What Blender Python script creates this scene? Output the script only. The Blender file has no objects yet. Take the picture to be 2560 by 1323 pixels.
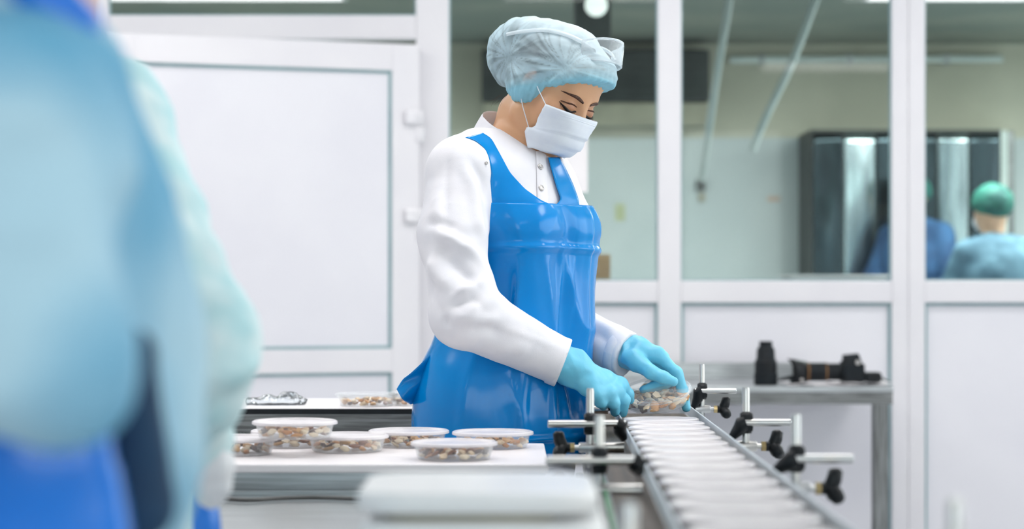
import bpy, bmesh, math, random
import numpy as np
from mathutils import Vector, Matrix

random.seed(7); rng = np.random.default_rng(7)
scene = bpy.context.scene
C = scene.collection

# ------------------------------------------------------------------ camera
FPX = 5200.0                      # focal length in pixels of a 2560 x 1323 frame
CAMZ, U0, V0 = 1.18, 1280.0, 715.0
cam = bpy.data.cameras.new('camera'); cam_o = bpy.data.objects.new('camera', cam); C.objects.link(cam_o)
cam.sensor_width = 36.0; cam.lens = FPX / 2560 * 36
cam.shift_y = (V0 - 661.5) / 2560
cam_o.location = (0, 0, CAMZ); cam_o.rotation_euler = (math.pi / 2, 0, 0)
cam.dof.use_dof = True; cam.dof.focus_distance = 3.95; cam.dof.aperture_fstop = cam.lens / 22.0
cam.clip_start = 0.05
scene.camera = cam_o

# ------------------------------------------------------------------ world, light, exposure
scene.view_settings.view_transform = 'Standard'; scene.view_settings.look = 'None'
scene.view_settings.gamma = 1.0; scene.view_settings.use_curve_mapping = False
scene.view_settings.exposure = -0.9
world = bpy.data.worlds.new('world'); scene.world = world; world.use_nodes = True
bg = world.node_tree.nodes['Background']; bg.inputs[0].default_value = (1.0, 0.98, 0.985, 1); bg.inputs[1].default_value = 7.6

def area(name, loc, rot, sx, sy, power, color=(1, 1, 1), portal=False):
    l = bpy.data.lights.new(name, 'AREA'); l.shape = 'RECTANGLE'; l.size = sx; l.size_y = sy
    l.energy = power; l.color = color
    o = bpy.data.objects.new(name, l); C.objects.link(o); o.location = loc; o.rotation_euler = rot
    if portal: l.cycles.is_portal = True
    return o
LAMPS_FRONT = [(x, y) for x in (-1.6, 0.5, 2.6) for y in (3.65, 5.3, 6.9)] + [(-2.2, -0.6), (2.6, -0.6)]
LAMPS_REAR = [(-1.4, 10.0), (2.3, 10.0), (3.7, 10.0)]
P_FRONT, P_REAR = {3.65: 25.0, 5.3: 15.0, 6.9: 13.0, -0.6: 15.0}, 115.0
for i, (x, y) in enumerate(LAMPS_FRONT):
    area('ceiling_lamp_light', (x, y, 2.955), (0, 0, 0), 1.1, 0.55, P_FRONT[y], (1.0, 0.98, 0.97))
for i, (x, y) in enumerate(LAMPS_REAR):
    area('rear_lamp_light', (x, y, 2.53), (0, 0, 0), 1.1, 0.2, P_REAR, (0.95, 1.0, 0.96))
# daylight enters by the window in the right wall and the one behind the camera
area('sky_portal_right', (3.98, 3.6, 1.75), (0, math.radians(90), 0), 1.7, 4.4, 1, portal=True)
area('sky_portal_back', (0.6, -1.98, 1.75), (math.radians(90), 0, 0), 3.6, 1.7, 1, portal=True)

# ------------------------------------------------------------------ helpers
def lin(c):
    r = []
    for v in c[:3]:
        v = v / 255.0
        r.append(v / 12.92 if v <= 0.04045 else ((v + 0.055) / 1.055) ** 2.4)
    return (r[0], r[1], r[2], 1.0)
def P(u, v, d):
    return np.array([(u - U0) * d / FPX, d, CAMZ - (v - V0) * d / FPX])
MATS = {}
def mat(name, rgb, rough=0.5, metal=0.0, rgb2=None, nscale=8.0, detail=3.0, lo=0.4, hi=0.6, stretch=None, bump=0.0, bscale=60.0,
        alpha=1.0, coat=0.0, spec=0.5, sss=0.0, trans=0.0, vcol=False, emit=None, estr=0.0, rvar=0.0, sheen=0.0):
    if name in MATS: return MATS[name]
    m = bpy.data.materials.new(name); m.use_nodes = True; MATS[name] = m
    nt = m.node_tree; b = nt.nodes['Principled BSDF']; L = nt.links.new
    b.inputs['Base Color'].default_value = lin(rgb); b.inputs['Roughness'].default_value = rough
    b.inputs['Metallic'].default_value = metal; b.inputs['Alpha'].default_value = alpha
    b.inputs['Coat Weight'].default_value = coat; b.inputs['Coat Roughness'].default_value = 0.08
    b.inputs['Specular IOR Level'].default_value = spec
    if sheen: b.inputs['Sheen Weight'].default_value = sheen
    if sss:
        b.inputs['Subsurface Weight'].default_value = sss; b.inputs['Subsurface Radius'].default_value = (0.010, 0.004, 0.002)
    if trans: b.inputs['Transmission Weight'].default_value = trans
    if emit: b.inputs['Emission Color'].default_value = lin(emit); b.inputs['Emission Strength'].default_value = estr
    tc = nt.nodes.new('ShaderNodeTexCoord'); mp = nt.nodes.new('ShaderNodeMapping'); L(tc.outputs['Object'], mp.inputs['Vector'])
    if stretch: mp.inputs['Scale'].default_value = stretch
    if rgb2:
        n = nt.nodes.new('ShaderNodeTexNoise'); n.inputs['Scale'].default_value = nscale; n.inputs['Detail'].default_value = detail
        L(mp.outputs[0], n.inputs['Vector'])
        r = nt.nodes.new('ShaderNodeValToRGB'); r.color_ramp.elements[0].position = lo; r.color_ramp.elements[1].position = hi
        r.color_ramp.elements[0].color = lin(rgb); r.color_ramp.elements[1].color = lin(rgb2)
        L(n.outputs['Fac'], r.inputs[0]); L(r.outputs[0], b.inputs['Base Color'])
        if rvar:
            mr = nt.nodes.new('ShaderNodeMapRange'); mr.inputs['To Min'].default_value = rough - rvar; mr.inputs['To Max'].default_value = rough + rvar
            L(n.outputs['Fac'], mr.inputs[0]); L(mr.outputs[0], b.inputs['Roughness'])
    if vcol:
        a = nt.nodes.new('ShaderNodeVertexColor'); a.layer_name = 'Col'; L(a.outputs[0], b.inputs['Base Color'])
    if bump:
        n2 = nt.nodes.new('ShaderNodeTexNoise'); n2.inputs['Scale'].default_value = bscale; n2.inputs['Detail'].default_value = 3
        L(mp.outputs[0], n2.inputs['Vector'])
        bp = nt.nodes.new('ShaderNodeBump'); bp.inputs['Strength'].default_value = bump; bp.inputs['Distance'].default_value = 0.005
        L(n2.outputs['Fac'], bp.inputs['Height']); L(bp.outputs[0], b.inputs['Normal'])
    return m
def glass_mat(name, tint=(235, 245, 243), refl=1.0, ior=1.45, rough=0.02):
    m = bpy.data.materials.new(name); m.use_nodes = True; MATS[name] = m
    nt = m.node_tree; nt.nodes.remove(nt.nodes['Principled BSDF']); out = nt.nodes['Material Output']; L = nt.links.new
    t = nt.nodes.new('ShaderNodeBsdfTransparent'); t.inputs[0].default_value = lin(tint)
    g = nt.nodes.new('ShaderNodeBsdfGlossy'); g.inputs['Roughness'].default_value = rough
    f = nt.nodes.new('ShaderNodeFresnel'); f.inputs['IOR'].default_value = ior
    mu = nt.nodes.new('ShaderNodeMath'); mu.operation = 'MULTIPLY'; mu.inputs[1].default_value = refl; L(f.outputs[0], mu.inputs[0])
    mx = nt.nodes.new('ShaderNodeMixShader'); L(mu.outputs[0], mx.inputs[0]); L(t.outputs[0], mx.inputs[1]); L(g.outputs[0], mx.inputs[2])
    L(mx.outputs[0], out.inputs['Surface'])
    return m

def mesh_from(name, V, F):
    me = bpy.data.meshes.new(name)
    V = np.asarray(V, dtype=np.float32)
    if isinstance(F, np.ndarray):
        me.vertices.add(len(V)); me.vertices.foreach_set('co', V.ravel())
        n, k = F.shape
        me.loops.add(n * k); me.loops.foreach_set('vertex_index', F.astype(np.int32).ravel())
        me.polygons.add(n); me.polygons.foreach_set('loop_start', np.arange(0, n * k, k, dtype=np.int32))
        me.polygons.foreach_set('loop_total', np.full(n, k, dtype=np.int32)); me.update(calc_edges=True); me.validate()
    else:
        me.from_pydata([tuple(map(float, v)) for v in V], [], [tuple(int(i) for i in f) for f in F]); me.update()
    return me
def smooth(me, angle=None):
    me.polygons.foreach_set('use_smooth', np.ones(len(me.polygons), dtype=bool))
    if angle is not None: me.set_sharp_from_angle(angle=math.radians(angle))
def link(name, me, m, parent=None, world=True):
    o = bpy.data.objects.new(name, me); C.objects.link(o)
    if m is not None:
        me.materials.clear(); me.materials.append(m)
    if parent is not None:
        o.parent = parent
        if world: o.matrix_parent_inverse = Matrix.Translation(-Vector(parent.location))
    return o
def tag(o, label=None, cat=None, group=None, kind=None):
    if label: o['label'] = label
    if cat: o['category'] = cat
    if group: o['group'] = group
    if kind: o['kind'] = kind
    return o
def thing(name, label, cat, loc=(0, 0, 0), group=None, kind=None):
    o = bpy.data.objects.new(name, None); C.objects.link(o); o.location = loc; o.empty_display_size = 0.05
    return tag(o, label, cat, group, kind)
def struct(name, loc=(0, 0, 0)):
    o = bpy.data.objects.new(name, None); C.objects.link(o); o.location = loc; o['kind'] = 'structure'
    return o
def dup(root, loc=None, label=None):
    r = root.copy(); C.objects.link(r)
    if loc is not None: r.location = loc
    if label: r['label'] = label
    for ch in [o for o in root.children]:
        c = ch.copy(); C.objects.link(c); c.parent = r
        for g in ch.children:
            d = g.copy(); C.objects.link(d); d.parent = c
    return r

class MB:
    def __init__(s): s.v = []; s.f = []
    def add(s, V, F):
        n = len(s.v); s.v += [tuple(map(float, p)) for p in V]; s.f += [tuple(i + n for i in f) for f in F]; return s
    def box(s, x0, x1, y0, y1, z0, z1):
        V = [(x, y, z) for x in (x0, x1) for y in (y0, y1) for z in (z0, z1)]
        return s.add(V, [(0, 1, 3, 2), (4, 6, 7, 5), (0, 4, 5, 1), (2, 3, 7, 6), (0, 2, 6, 4), (1, 5, 7, 3)])
    def tube(s, pts, r, seg=12, cap=True, flat=None):
        pts = [np.array(p, float) for p in pts]; n = len(pts); rs = r if hasattr(r, '__len__') else [r] * n
        T = []
        for i in range(n):
            t = pts[min(i + 1, n - 1)] - pts[max(i - 1, 0)]; T.append(t / (np.linalg.norm(t) + 1e-9))
        up = np.array([0, 0, 1.0]) if abs(T[0][2]) < 0.9 else np.array([1.0, 0, 0])
        V = []; a = None
        for i in range(n):
            if a is None: a = np.cross(T[i], up)
            a = a - T[i] * np.dot(a, T[i]); a /= np.linalg.norm(a); b = np.cross(T[i], a)
            for k in range(seg):
                w = 2 * math.pi * k / seg; V.append(pts[i] + rs[i] * (math.cos(w) * a + math.sin(w) * b * (flat or 1.0)))
        F = [(i * seg + k, i * seg + (k + 1) % seg, (i + 1) * seg + (k + 1) % seg, (i + 1) * seg + k) for i in range(n - 1) for k in range(seg)]
        if cap: F += [tuple(range(seg - 1, -1, -1)), tuple((n - 1) * seg + k for k in range(seg))]
        return s.add(V, F)
    def lathe(s, prof, c=(0, 0, 0), axis='z', seg=32, caps=True, sy=1.0):
        V = []; c = np.array(c, float)
        for (r, h) in prof:
            for k in range(seg):
                w = 2 * math.pi * k / seg; a, b = r * math.cos(w), r * math.sin(w) * sy
                V.append(c + (np.array([a, b, h]) if axis == 'z' else np.array([h, a, b]) if axis == 'x' else np.array([b, h, a])))
        n = len(prof)
        F = [(i * seg + k, i * seg + (k + 1) % seg, (i + 1) * seg + (k + 1) % seg, (i + 1) * seg + k) for i in range(n - 1) for k in range(seg)]
        if caps: F += [tuple(range(seg - 1, -1, -1)), tuple((n - 1) * seg + k for k in range(seg))]
        return s.add(V, F)
    def grid(s, G):
        G = np.asarray(G); a, b = G.shape[:2]
        return s.add(G.reshape(-1, 3), [(i * b + j, i * b + j + 1, (i + 1) * b + j + 1, (i + 1) * b + j) for i in range(a - 1) for j in range(b - 1)])
    def build(s, name, m, parent=None, world=True, sm=None, bevel=0.0, seg=2, solid=0.0, fix=True):
        me = bpy.data.meshes.new(name); me.from_pydata(s.v, [], s.f); me.update()
        if fix:
            bm = bmesh.new(); bm.from_mesh(me); bmesh.ops.recalc_face_normals(bm, faces=bm.faces); bm.to_mesh(me); bm.free()
        if sm is not None: smooth(me, sm)
        o = link(name, me, m, parent, world)
        if solid:
            md = o.modifiers.new('solid', 'SOLIDIFY'); md.thickness = solid; md.offset = 1.0
        if bevel:
            md = o.modifiers.new('bevel', 'BEVEL'); md.width = bevel; md.segments = seg; md.limit_method = 'ANGLE'; md.angle_limit = math.radians(40)
        return o
def boxo(name, m, parent, x0, x1, y0, y1, z0, z1, bevel=0.0, seg=2, sm=None, world=True):
    return MB().box(x0, x1, y0, y1, z0, z1).build(name, m, parent, world=world, bevel=bevel, seg=seg, sm=sm)

# ---- signed distance shapes, meshed with surface nets
def smin(a, b, k):
    if k <= 0: return np.minimum(a, b)
    h = np.clip(0.5 + 0.5 * (b - a) / k, 0, 1); return b + (a - b) * h - k * h * (1 - h)
class SDF:
    def __init__(s): s.ops = []
    def cap(s, a, b, ra, rb=None, k=0.01, op=1, flat=None):
        a = np.array(a, float); b = np.array(b, float); rb = ra if rb is None else rb
        s.ops.append(('c', op, k, np.minimum(a, b) - max(ra, rb) - k - 0.03, np.maximum(a, b) + max(ra, rb) + k + 0.03, (a, b, ra, rb, flat))); return s
    def chain(s, pts, rs, k=0.01):
        for i in range(len(pts) - 1): s.cap(pts[i], pts[i + 1], rs[i], rs[i + 1], k)
        return s
    def ell(s, c, rad, axes=None, k=0.01, op=1):
        c = np.array(c, float); A = np.eye(3) if axes is None else np.array(axes, float)
        R = max(rad) + k + 0.03
        s.ops.append(('e', op, k, c - R, c + R, (c, np.array(rad, float), A))); return s
    def plane(s, p, n, k=0.0):      # keep the side against n
        n = np.array(n, float); n /= np.linalg.norm(n)
        s.ops.append(('p', 0, k, None, None, (np.array(p, float), n))); return s
    def prim(s, o, X, Y, Z):
        t, q = o[0], o[5]
        if t == 'c':
            a, b, ra, rb, flat = q; d = b - a; L2 = max(float(d @ d), 1e-12)
            x, y, z = X - a[0], Y - a[1], Z - a[2]
            h = np.clip((x * d[0] + y * d[1] + z * d[2]) / L2, 0, 1)
            x = x - h * d[0]; y = y - h * d[1]; z = z - h * d[2]
            if flat is not None:
                n, f = flat; w = (x * n[0] + y * n[1] + z * n[2]) * (1.0 / f - 1.0)
                x = x + w * n[0]; y = y + w * n[1]; z = z + w * n[2]
                return (np.sqrt(x * x + y * y + z * z) - (ra + (rb - ra) * h)) * min(1.0, (1 + f) / 2)
            return np.sqrt(x * x + y * y + z * z) - (ra + (rb - ra) * h)
        if t == 'e':
            c, r, A = q; x, y, z = X - c[0], Y - c[1], Z - c[2]
            l = [(x * A[i][0] + y * A[i][1] + z * A[i][2]) / r[i] for i in range(3)]
            k0 = np.sqrt(l[0] ** 2 + l[1] ** 2 + l[2] ** 2) + 1e-9
            k1 = np.sqrt((l[0] / r[0]) ** 2 + (l[1] / r[1]) ** 2 + (l[2] / r[2]) ** 2) + 1e-9
            return k0 * (k0 - 1) / k1
        p, n = q
        return (X - p[0]) * n[0] + (Y - p[1]) * n[1] + (Z - p[2]) * n[2]
    def comb(s, val, d, o):
        if o[0] == 'p': return -smin(-val, -d, o[2])
        return smin(val, d, o[2]) if o[1] > 0 else -smin(-val, d, o[2])
    def eval(s, pts):
        pts = np.asarray(pts, float); X, Y, Z = pts[..., 0], pts[..., 1], pts[..., 2]; val = np.full(X.shape, 1.0)
        for o in s.ops: val = s.comb(val, s.prim(o, X, Y, Z), o)
        return val
    def grid(s, ax, ay, az):
        val = np.full((len(ax), len(ay), len(az)), 1.0, dtype=np.float32)
        for o in s.ops:
            if o[3] is None: sl = (slice(None),) * 3
            else: sl = tuple(slice(int(np.searchsorted(a, o[3][i])), int(np.searchsorted(a, o[4][i]))) for i, a in enumerate((ax, ay, az)))
            if any(q.stop is not None and q.stop <= q.start for q in sl): continue
            X = ax[sl[0]].astype(np.float32)[:, None, None]; Y = ay[sl[1]].astype(np.float32)[None, :, None]; Z = az[sl[2]].astype(np.float32)[None, None, :]
            val[sl] = s.comb(val[sl], s.prim(o, X, Y, Z), o)
        return val
    def bounds(s):
        lo = np.min([o[3] for o in s.ops if o[3] is not None and o[1] > 0], axis=0); hi = np.max([o[4] for o in s.ops if o[3] is not None and o[1] > 0], axis=0)
        return lo, hi
    def trace(s, O, D, off=0.0, n=70, tmax=6.0):
        t = np.zeros(len(O)); 
        for i in range(n):
            d = s.eval(O + D * t[:, None]) - off; t = np.minimum(t + d * 0.8, tmax)
        return O + D * t[:, None]
    def mesh(s, h, axes=None, it=3):
        if axes is None:
            lo, hi = s.bounds(); axes = [np.arange(lo[i] - h, hi[i] + 2 * h, h) for i in range(3)]
        V, F = snets(*axes, s.grid(*axes)); V = taubin(V, F, it); return V, F
def snets(ax, ay, az, Vv):
    S = Vv < 0; c = np.zeros(tuple(n - 1 for n in S.shape), np.int8)
    cor = [(i, j, k) for i in (0, 1) for j in (0, 1) for k in (0, 1)]
    sh = S.shape
    for (i, j, k) in cor: c += S[i:sh[0] - 1 + i, j:sh[1] - 1 + j, k:sh[2] - 1 + k]
    act = (c > 0) & (c < 8); I, J, K = np.nonzero(act); idx = np.full(c.shape, -1, np.int64); idx[I, J, K] = np.arange(len(I))
    A = (ax, ay, az); acc = np.zeros((len(I), 3)); cnt = np.zeros(len(I))
    for a in cor:
        for d in range(3):
            if a[d]: continue
            b = list(a); b[d] = 1
            va = Vv[I + a[0], J + a[1], K + a[2]]; vb = Vv[I + b[0], J + b[1], K + b[2]]; m = (va < 0) != (vb < 0)
            t = np.where(m, va / np.where(m, va - vb, 1), 0)
            pa = np.stack([ax[I + a[0]], ay[J + a[1]], az[K + a[2]]], 1); pb = np.stack([ax[I + b[0]], ay[J + b[1]], az[K + b[2]]], 1)
            acc += np.where(m[:, None], pa + t[:, None] * (pb - pa), 0); cnt += m
    V = acc / cnt[:, None]; F = []
    for d in range(3):
        e, f = (d + 1) % 3, (d + 2) % 3
        s0 = [slice(None)] * 3; s1 = [slice(None)] * 3
        s0[d] = slice(0, sh[d] - 1); s1[d] = slice(1, sh[d])
        for q in (e, f): s0[q] = slice(1, sh[q] - 1); s1[q] = slice(1, sh[q] - 1)
        sa, sb = S[tuple(s0)], S[tuple(s1)]; g = np.array(np.nonzero(sa != sb)); ins = sa[tuple(g)]
        g[e] += 1; g[f] += 1
        def cell(de, df):
            h = g.copy(); h[e] += de; h[f] += df; return idx[tuple(h)]
        q = np.stack([cell(-1, -1), cell(0, -1), cell(0, 0), cell(-1, 0)], 1); q[~ins] = q[~ins][:, ::-1]; F.append(q)
    F = np.concatenate(F); F = F[(F >= 0).all(1)]
    return V, F
def edges_of(F):
    k = F.shape[1]; E = np.concatenate([np.stack([F[:, i], F[:, (i + 1) % k]], 1) for i in range(k)]); E.sort(axis=1)
    return np.unique(E, axis=0)
def taubin(V, F, it, lam=0.5, mu=-0.52):
    if not it: return V
    E = edges_of(F); n = len(V); deg = np.bincount(E.ravel(), minlength=n).clip(1)
    for i in range(it):
        for w in (lam, mu):
            a = np.stack([np.bincount(E[:, 0], V[E[:, 1], j], n) + np.bincount(E[:, 1], V[E[:, 0], j], n) for j in range(3)], 1) / deg[:, None]
            V = V + w * (a - V)
    return V
def normals(V, F):
    a = V[F[:, 2]] - V[F[:, 0]]; b = V[F[:, 3 if F.shape[1] > 3 else 1]] - V[F[:, 1 if F.shape[1] > 3 else 0]]
    n = np.cross(a, b); N = np.zeros_like(V)
    for j in range(3): N[:, j] = np.bincount(F.ravel(), np.repeat(n[:, j], F.shape[1]), len(V))
    return N / (np.linalg.norm(N, axis=1, keepdims=True) + 1e-12)
_perm = rng.integers(0, 2 ** 31, 4096)
def vnoise(p):
    p = np.asarray(p, float); i = np.floor(p).astype(np.int64); f = p - i; f = f * f * (3 - 2 * f); r = 0
    for a in (0, 1):
        for b in (0, 1):
            for c in (0, 1):
                h = _perm[(i[..., 0] + a) & 4095]; h = _perm[(h + i[..., 1] + b) & 4095]; h = _perm[(h + i[..., 2] + c) & 4095] / 2.0 ** 31
                r = r + h * (f[..., 0] if a else 1 - f[..., 0]) * (f[..., 1] if b else 1 - f[..., 1]) * (f[..., 2] if c else 1 - f[..., 2])
    return r * 2 - 1
def ridge(p): return 1 - np.abs(vnoise(p)) * 2
def fbm(p): return vnoise(p) + 0.5 * vnoise(p * 2.1 + 7) + 0.25 * vnoise(p * 4.3 + 3)
def sdfo(name, s, h, m, parent, disp=None, it=3, axes=None, color=None):
    V, F = s.mesh(h, axes, it)
    if disp is not None:
        dv = disp(V); E = edges_of(F); n = len(V); deg = np.bincount(E.ravel(), minlength=n).clip(1)
        for _ in range(2): dv = .5 * dv + .5 * (np.bincount(E[:, 0], dv[E[:, 1]], n) + np.bincount(E[:, 1], dv[E[:, 0]], n)) / deg
        V = V + normals(V, F) * dv[:, None]
    me = mesh_from(name, V, F); smooth(me)
    if color is not None:
        at = me.color_attributes.new('Col', 'FLOAT_COLOR', 'POINT'); at.data.foreach_set('color', color(V).astype(np.float32).ravel())
    return link(name, me, m, parent)
def axis(lo, hi, flo, fhi, hf, hc):
    a = []
    x = lo
    while x < hi:
        a.append(x); x += hf if flo <= x <= fhi else hc
    return np.array(a)
# ------------------------------------------------------------------ materials of the place
M_pvc = mat('white_pvc', (229, 227, 231), 0.32, rgb2=(225, 223, 228), nscale=3, bump=0.02, bscale=120)
M_panel = mat('white_panel', (229, 228, 234), 0.4, rgb2=(225, 224, 231), nscale=2)
M_gasket = mat('grey_gasket', (150, 178, 182), 0.6, rgb2=(140, 168, 174), nscale=5)
M_wall = mat('white_wall_paint', (232, 233, 236), 0.6, rgb2=(227, 229, 233), nscale=2, bump=0.05)
M_floor = mat('grey_floor_resin', (200, 203, 208), 0.35, rgb2=(188, 192, 197), nscale=6, bump=0.05)
M_ceil = mat('white_ceiling', (235, 235, 236), 0.7, rgb2=(230, 230, 232), nscale=3)
M_glass = glass_mat('window_glass', (243, 248, 247), 0.45)
M_steel = mat('brushed_steel', (190, 194, 196), 0.32, 1.0, rgb2=(165, 168, 170), nscale=6, stretch=(1, 30, 30), rvar=0.08)
M_dsteel = mat('worn_steel', (140, 142, 142), 0.38, 1.0, rgb2=(105, 106, 106), nscale=7, stretch=(1.2, 25, 25), rvar=0.08)
M_steelv = mat('brushed_steel_upright', (190, 194, 196), 0.32, 1.0, rgb2=(165, 168, 170), nscale=6, stretch=(30, 30, 1), rvar=0.08)
M_dsteelv = mat('worn_steel_upright', (140, 142, 142), 0.38, 1.0, rgb2=(105, 106, 106), nscale=7, stretch=(25, 25, 1.2), rvar=0.08)
M_dsteely = mat('worn_steel_channel', (150, 152, 152), 0.38, 1.0, rgb2=(118, 119, 119), nscale=7, stretch=(25, 1.2, 25), rvar=0.08)
M_chrome = mat('rod_steel', (186, 188, 189), 0.3, 1.0, rgb2=(196, 194, 190), nscale=30, rvar=0.06)
M_black = mat('black_plastic', (18, 24, 29), 0.42, rgb2=(12, 16, 20), nscale=20, spec=0.28)
M_brass = mat('brass_nut', (196, 176, 130), 0.3, 1.0, rgb2=(170, 150, 108), nscale=30)
M_board = mat('white_board', (243, 239, 241), 0.35, rgb2=(238, 234, 237), nscale=5)
M_lampbox = mat('lamp_diffuser', (255, 255, 255), 0.5, rgb2=(250, 250, 250), emit=(255, 252, 247), estr=6.0)

# ------------------------------------------------------------------ room shell
RX0, RX1, RY0, WY, RH = -3.6, 4.0, -2.0, 8.12, 3.0
SW = FPX / WY
def wx(u): return (u - U0) / SW
def wz(v): return CAMZ - (v - V0) / SW
def sbox(name, m, *b): 
    o = boxo(name, m, None, *b); o['kind'] = 'structure'; return o
sbox('floor', M_floor, RX0 - 0.1, RX1 + 0.6, RY0 - 0.1, 12.4, -0.1, 0.0)
sbox('ceiling', M_ceil, RX0 - 0.1, RX1 + 0.1, RY0 - 0.1, WY + 0.06, RH, RH + 0.1)
sbox('wall_left', M_wall, RX0 - 0.1, RX0, RY0 - 0.1, WY + 0.08, 0, RH)
wr = struct('wall_right', (RX1, 0, 0))
boxo('wall_panel', M_wall, wr, RX1, RX1 + 0.1, RY0 - 0.1, WY + 0.08, 0, 0.9); boxo('wall_panel', M_wall, wr, RX1, RX1 + 0.1, RY0 - 0.1, WY + 0.08, 2.6, RH)
boxo('wall_panel', M_wall, wr, RX1, RX1 + 0.1, RY0 - 0.1, 1.4, 0.9, 2.6); boxo('wall_panel', M_wall, wr, RX1, RX1 + 0.1, 5.8, WY + 0.08, 0.9, 2.6)
wb = struct('wall_back', (0, RY0, 0))
boxo('wall_panel', M_wall, wb, RX0, RX1, RY0 - 0.1, RY0, 0, 0.9); boxo('wall_panel', M_wall, wb, RX0, RX1, RY0 - 0.1, RY0, 2.6, RH)
boxo('wall_panel', M_wall, wb, RX0, -1.2, RY0 - 0.1, RY0, 0.9, 2.6); boxo('wall_panel', M_wall, wb, 2.4, RX1, RY0 - 0.1, RY0, 0.9, 2.6)
def outer_window(name, lo, hi, fixed, along):
    w = struct(name, (0, 0, 0)); n = 4
    for i in range(n + 1):
        c = lo + (hi - lo) * i / n
        if along == 'y': boxo('mullion', M_pvc, w, fixed + 0.01, fixed + 0.07, c - 0.03, c + 0.03, 0.9, 2.6)
        else: boxo('mullion', M_pvc, w, c - 0.03, c + 0.03, fixed - 0.07, fixed - 0.01, 0.9, 2.6)
    for z in (0.93, 2.57):
        if along == 'y': boxo('frame_rail', M_pvc, w, fixed + 0.01, fixed + 0.07, lo, hi, z - 0.03, z + 0.03)
        else: boxo('frame_rail', M_pvc, w, lo, hi, fixed - 0.07, fixed - 0.01, z - 0.03, z + 0.03)
    for i in range(n):
        a, b = lo + (hi - lo) * i / n, lo + (hi - lo) * (i + 1) / n
        if along == 'y': boxo('pane', M_glass, w, fixed + 0.038, fixed + 0.042, a + 0.03, b - 0.03, 0.96, 2.54)
        else: boxo('pane', M_glass, w, a + 0.03, b - 0.03, fixed - 0.042, fixed - 0.038, 0.96, 2.54)
outer_window('window_6', 1.4, 5.8, RX1, 'y'); outer_window('window_7', -1.2, 2.4, RY0, 'x')
def lamp(name, x, y, z, sx, sy, label, grp):
    t = thing(name, label, 'ceiling light', (x, y, z - 0.035), grp)
    m = MB()
    for (a, b, c, d) in ((-sx, sx, -sy, -sy + .02), (-sx, sx, sy - .02, sy), (-sx, -sx + .02, -sy + .02, sy - .02), (sx - .02, sx, -sy + .02, sy - .02)): m.box(x + a, x + b, y + c, y + d, z - 0.035, z)
    m.build('frame', M_pvc, t)
    boxo('diffuser', M_lampbox, t, x - sx + .02, x + sx - .02, y - sy + .02, y + sy - .02, z - 0.02, z - 0.005)
for (x, y) in LAMPS_FRONT: lamp('ceiling_light', x, y, RH, 0.6, 0.3, 'square-edged white ceiling light panel of the packing room', 'ceiling light panels of the packing room')
for (x, y) in LAMPS_REAR: lamp('tube_light', x, y, 2.6, 0.6, 0.12, 'narrow white tube light on the ceiling behind the partition', 'tube lights of the rear room')

# ------------------------------------------------------------------ glazed partition (the wall the picture looks at)
wf = struct('wall_front', (0, WY, 0))
Y0, Y1 = WY, WY + 0.07
def post(u0, u1, z0=0.0, z1=RH, name='post', y0=Y0): return boxo(name, M_pvc, wf, wx(u0), wx(u1), y0, Y1, z0, z1, bevel=0.004)
post(185, 270); post(1040, 1122); post(1645, 1703); post(2230, 2271); post(2271.5, 2313); post(3000, 3060)
LEFT = RX0; RIGHT = RX1
ZS1, ZS0 = wz(702), wz(757)
def rail(xa, xb, z0, z1): return boxo('rail', M_pvc, wf, xa, xb, Y0 + 0.002, Y1 - 0.002, z0, z1, bevel=0.004)
bays = [(wx(1122), wx(1645)), (wx(1703), wx(2230)), (wx(2313), wx(3000)), (wx(3060), RIGHT), (LEFT, wx(185))]
for i, (a, b) in enumerate(bays):
    rail(a, b, ZS0, ZS1); rail(a, b, 2.88, RH); rail(a, b, 0, 0.1)
    # lower infill panel with its bead
    boxo('panel', M_panel, wf, a, b, Y0 + 0.028, Y0 + 0.045, 0.1, ZS0)
    bd = MB(); w = 0.011
    for (xa, xb, za, zb) in ((a, b, ZS0 - w, ZS0), (a, b, 0.1, 0.1 + w), (a, a + w, 0.1 + w, ZS0 - w), (b - w, b, 0.1 + w, ZS0 - w)): bd.box(xa, xb, Y0 + 0.016, Y0 + 0.028, za, zb)
    bd.build('bead', M_gasket, wf)
def window(n, a, b, z0, z1):
    w = struct('window_%d' % n, ((a + b) / 2, WY, z0))
    boxo('pane', M_glass, w, a, b, Y0 + 0.034, Y0 + 0.040, z0, z1)
    g = MB(); t = 0.006
    for (xa, xb, za, zb) in ((a, b, z1 - t, z1), (a, b, z0, z0 + t), (a, a + t, z0 + t, z1 - t), (b - t, b, z0 + t, z1 - t)): g.box(xa, xb, Y0 + 0.018, Y0 + 0.034, za, zb)
    g.build('gasket', M_gasket, w)
for i, (a, b) in enumerate(bays): window(i + 1, a, b, ZS1, 2.88)
# door bay: transom window above, leaf standing a little open towards the camera
rail(wx(270), wx(1040), wz(97), wz(38)); rail(wx(270), wx(1040), 2.88, RH)
window(8, wx(270), wx(1040), wz(38), 2.88)
HX = wx(1041); DA = math.radians(18.5); DW = 1.215
door = struct('door_1', (HX, WY - 0.02, 0)); 
def dbox(name, m, t0, t1, n0, n1, z0, z1, bevel=0.003):
    b = MB().box(-t1, -t0, -n1, -n0, z0, z1)
    R = Matrix.Rotation(DA, 3, 'Z')
    b.v = [tuple(R @ Vector(v) + Vector((HX, WY - 0.005, 0))) for v in b.v]
    return b.build(name, m, door, bevel=bevel)
zt, zb1, zb2 = 2.012, 0.938, 0.848
T0, T1 = 0.113, 1.10
dbox('leaf_stile', M_pvc, 0.005, T0, 0, 0.06, 0.01, 2.115); dbox('leaf_stile', M_pvc, T1, DW, 0, 0.06, 0.01, 2.115)
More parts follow.
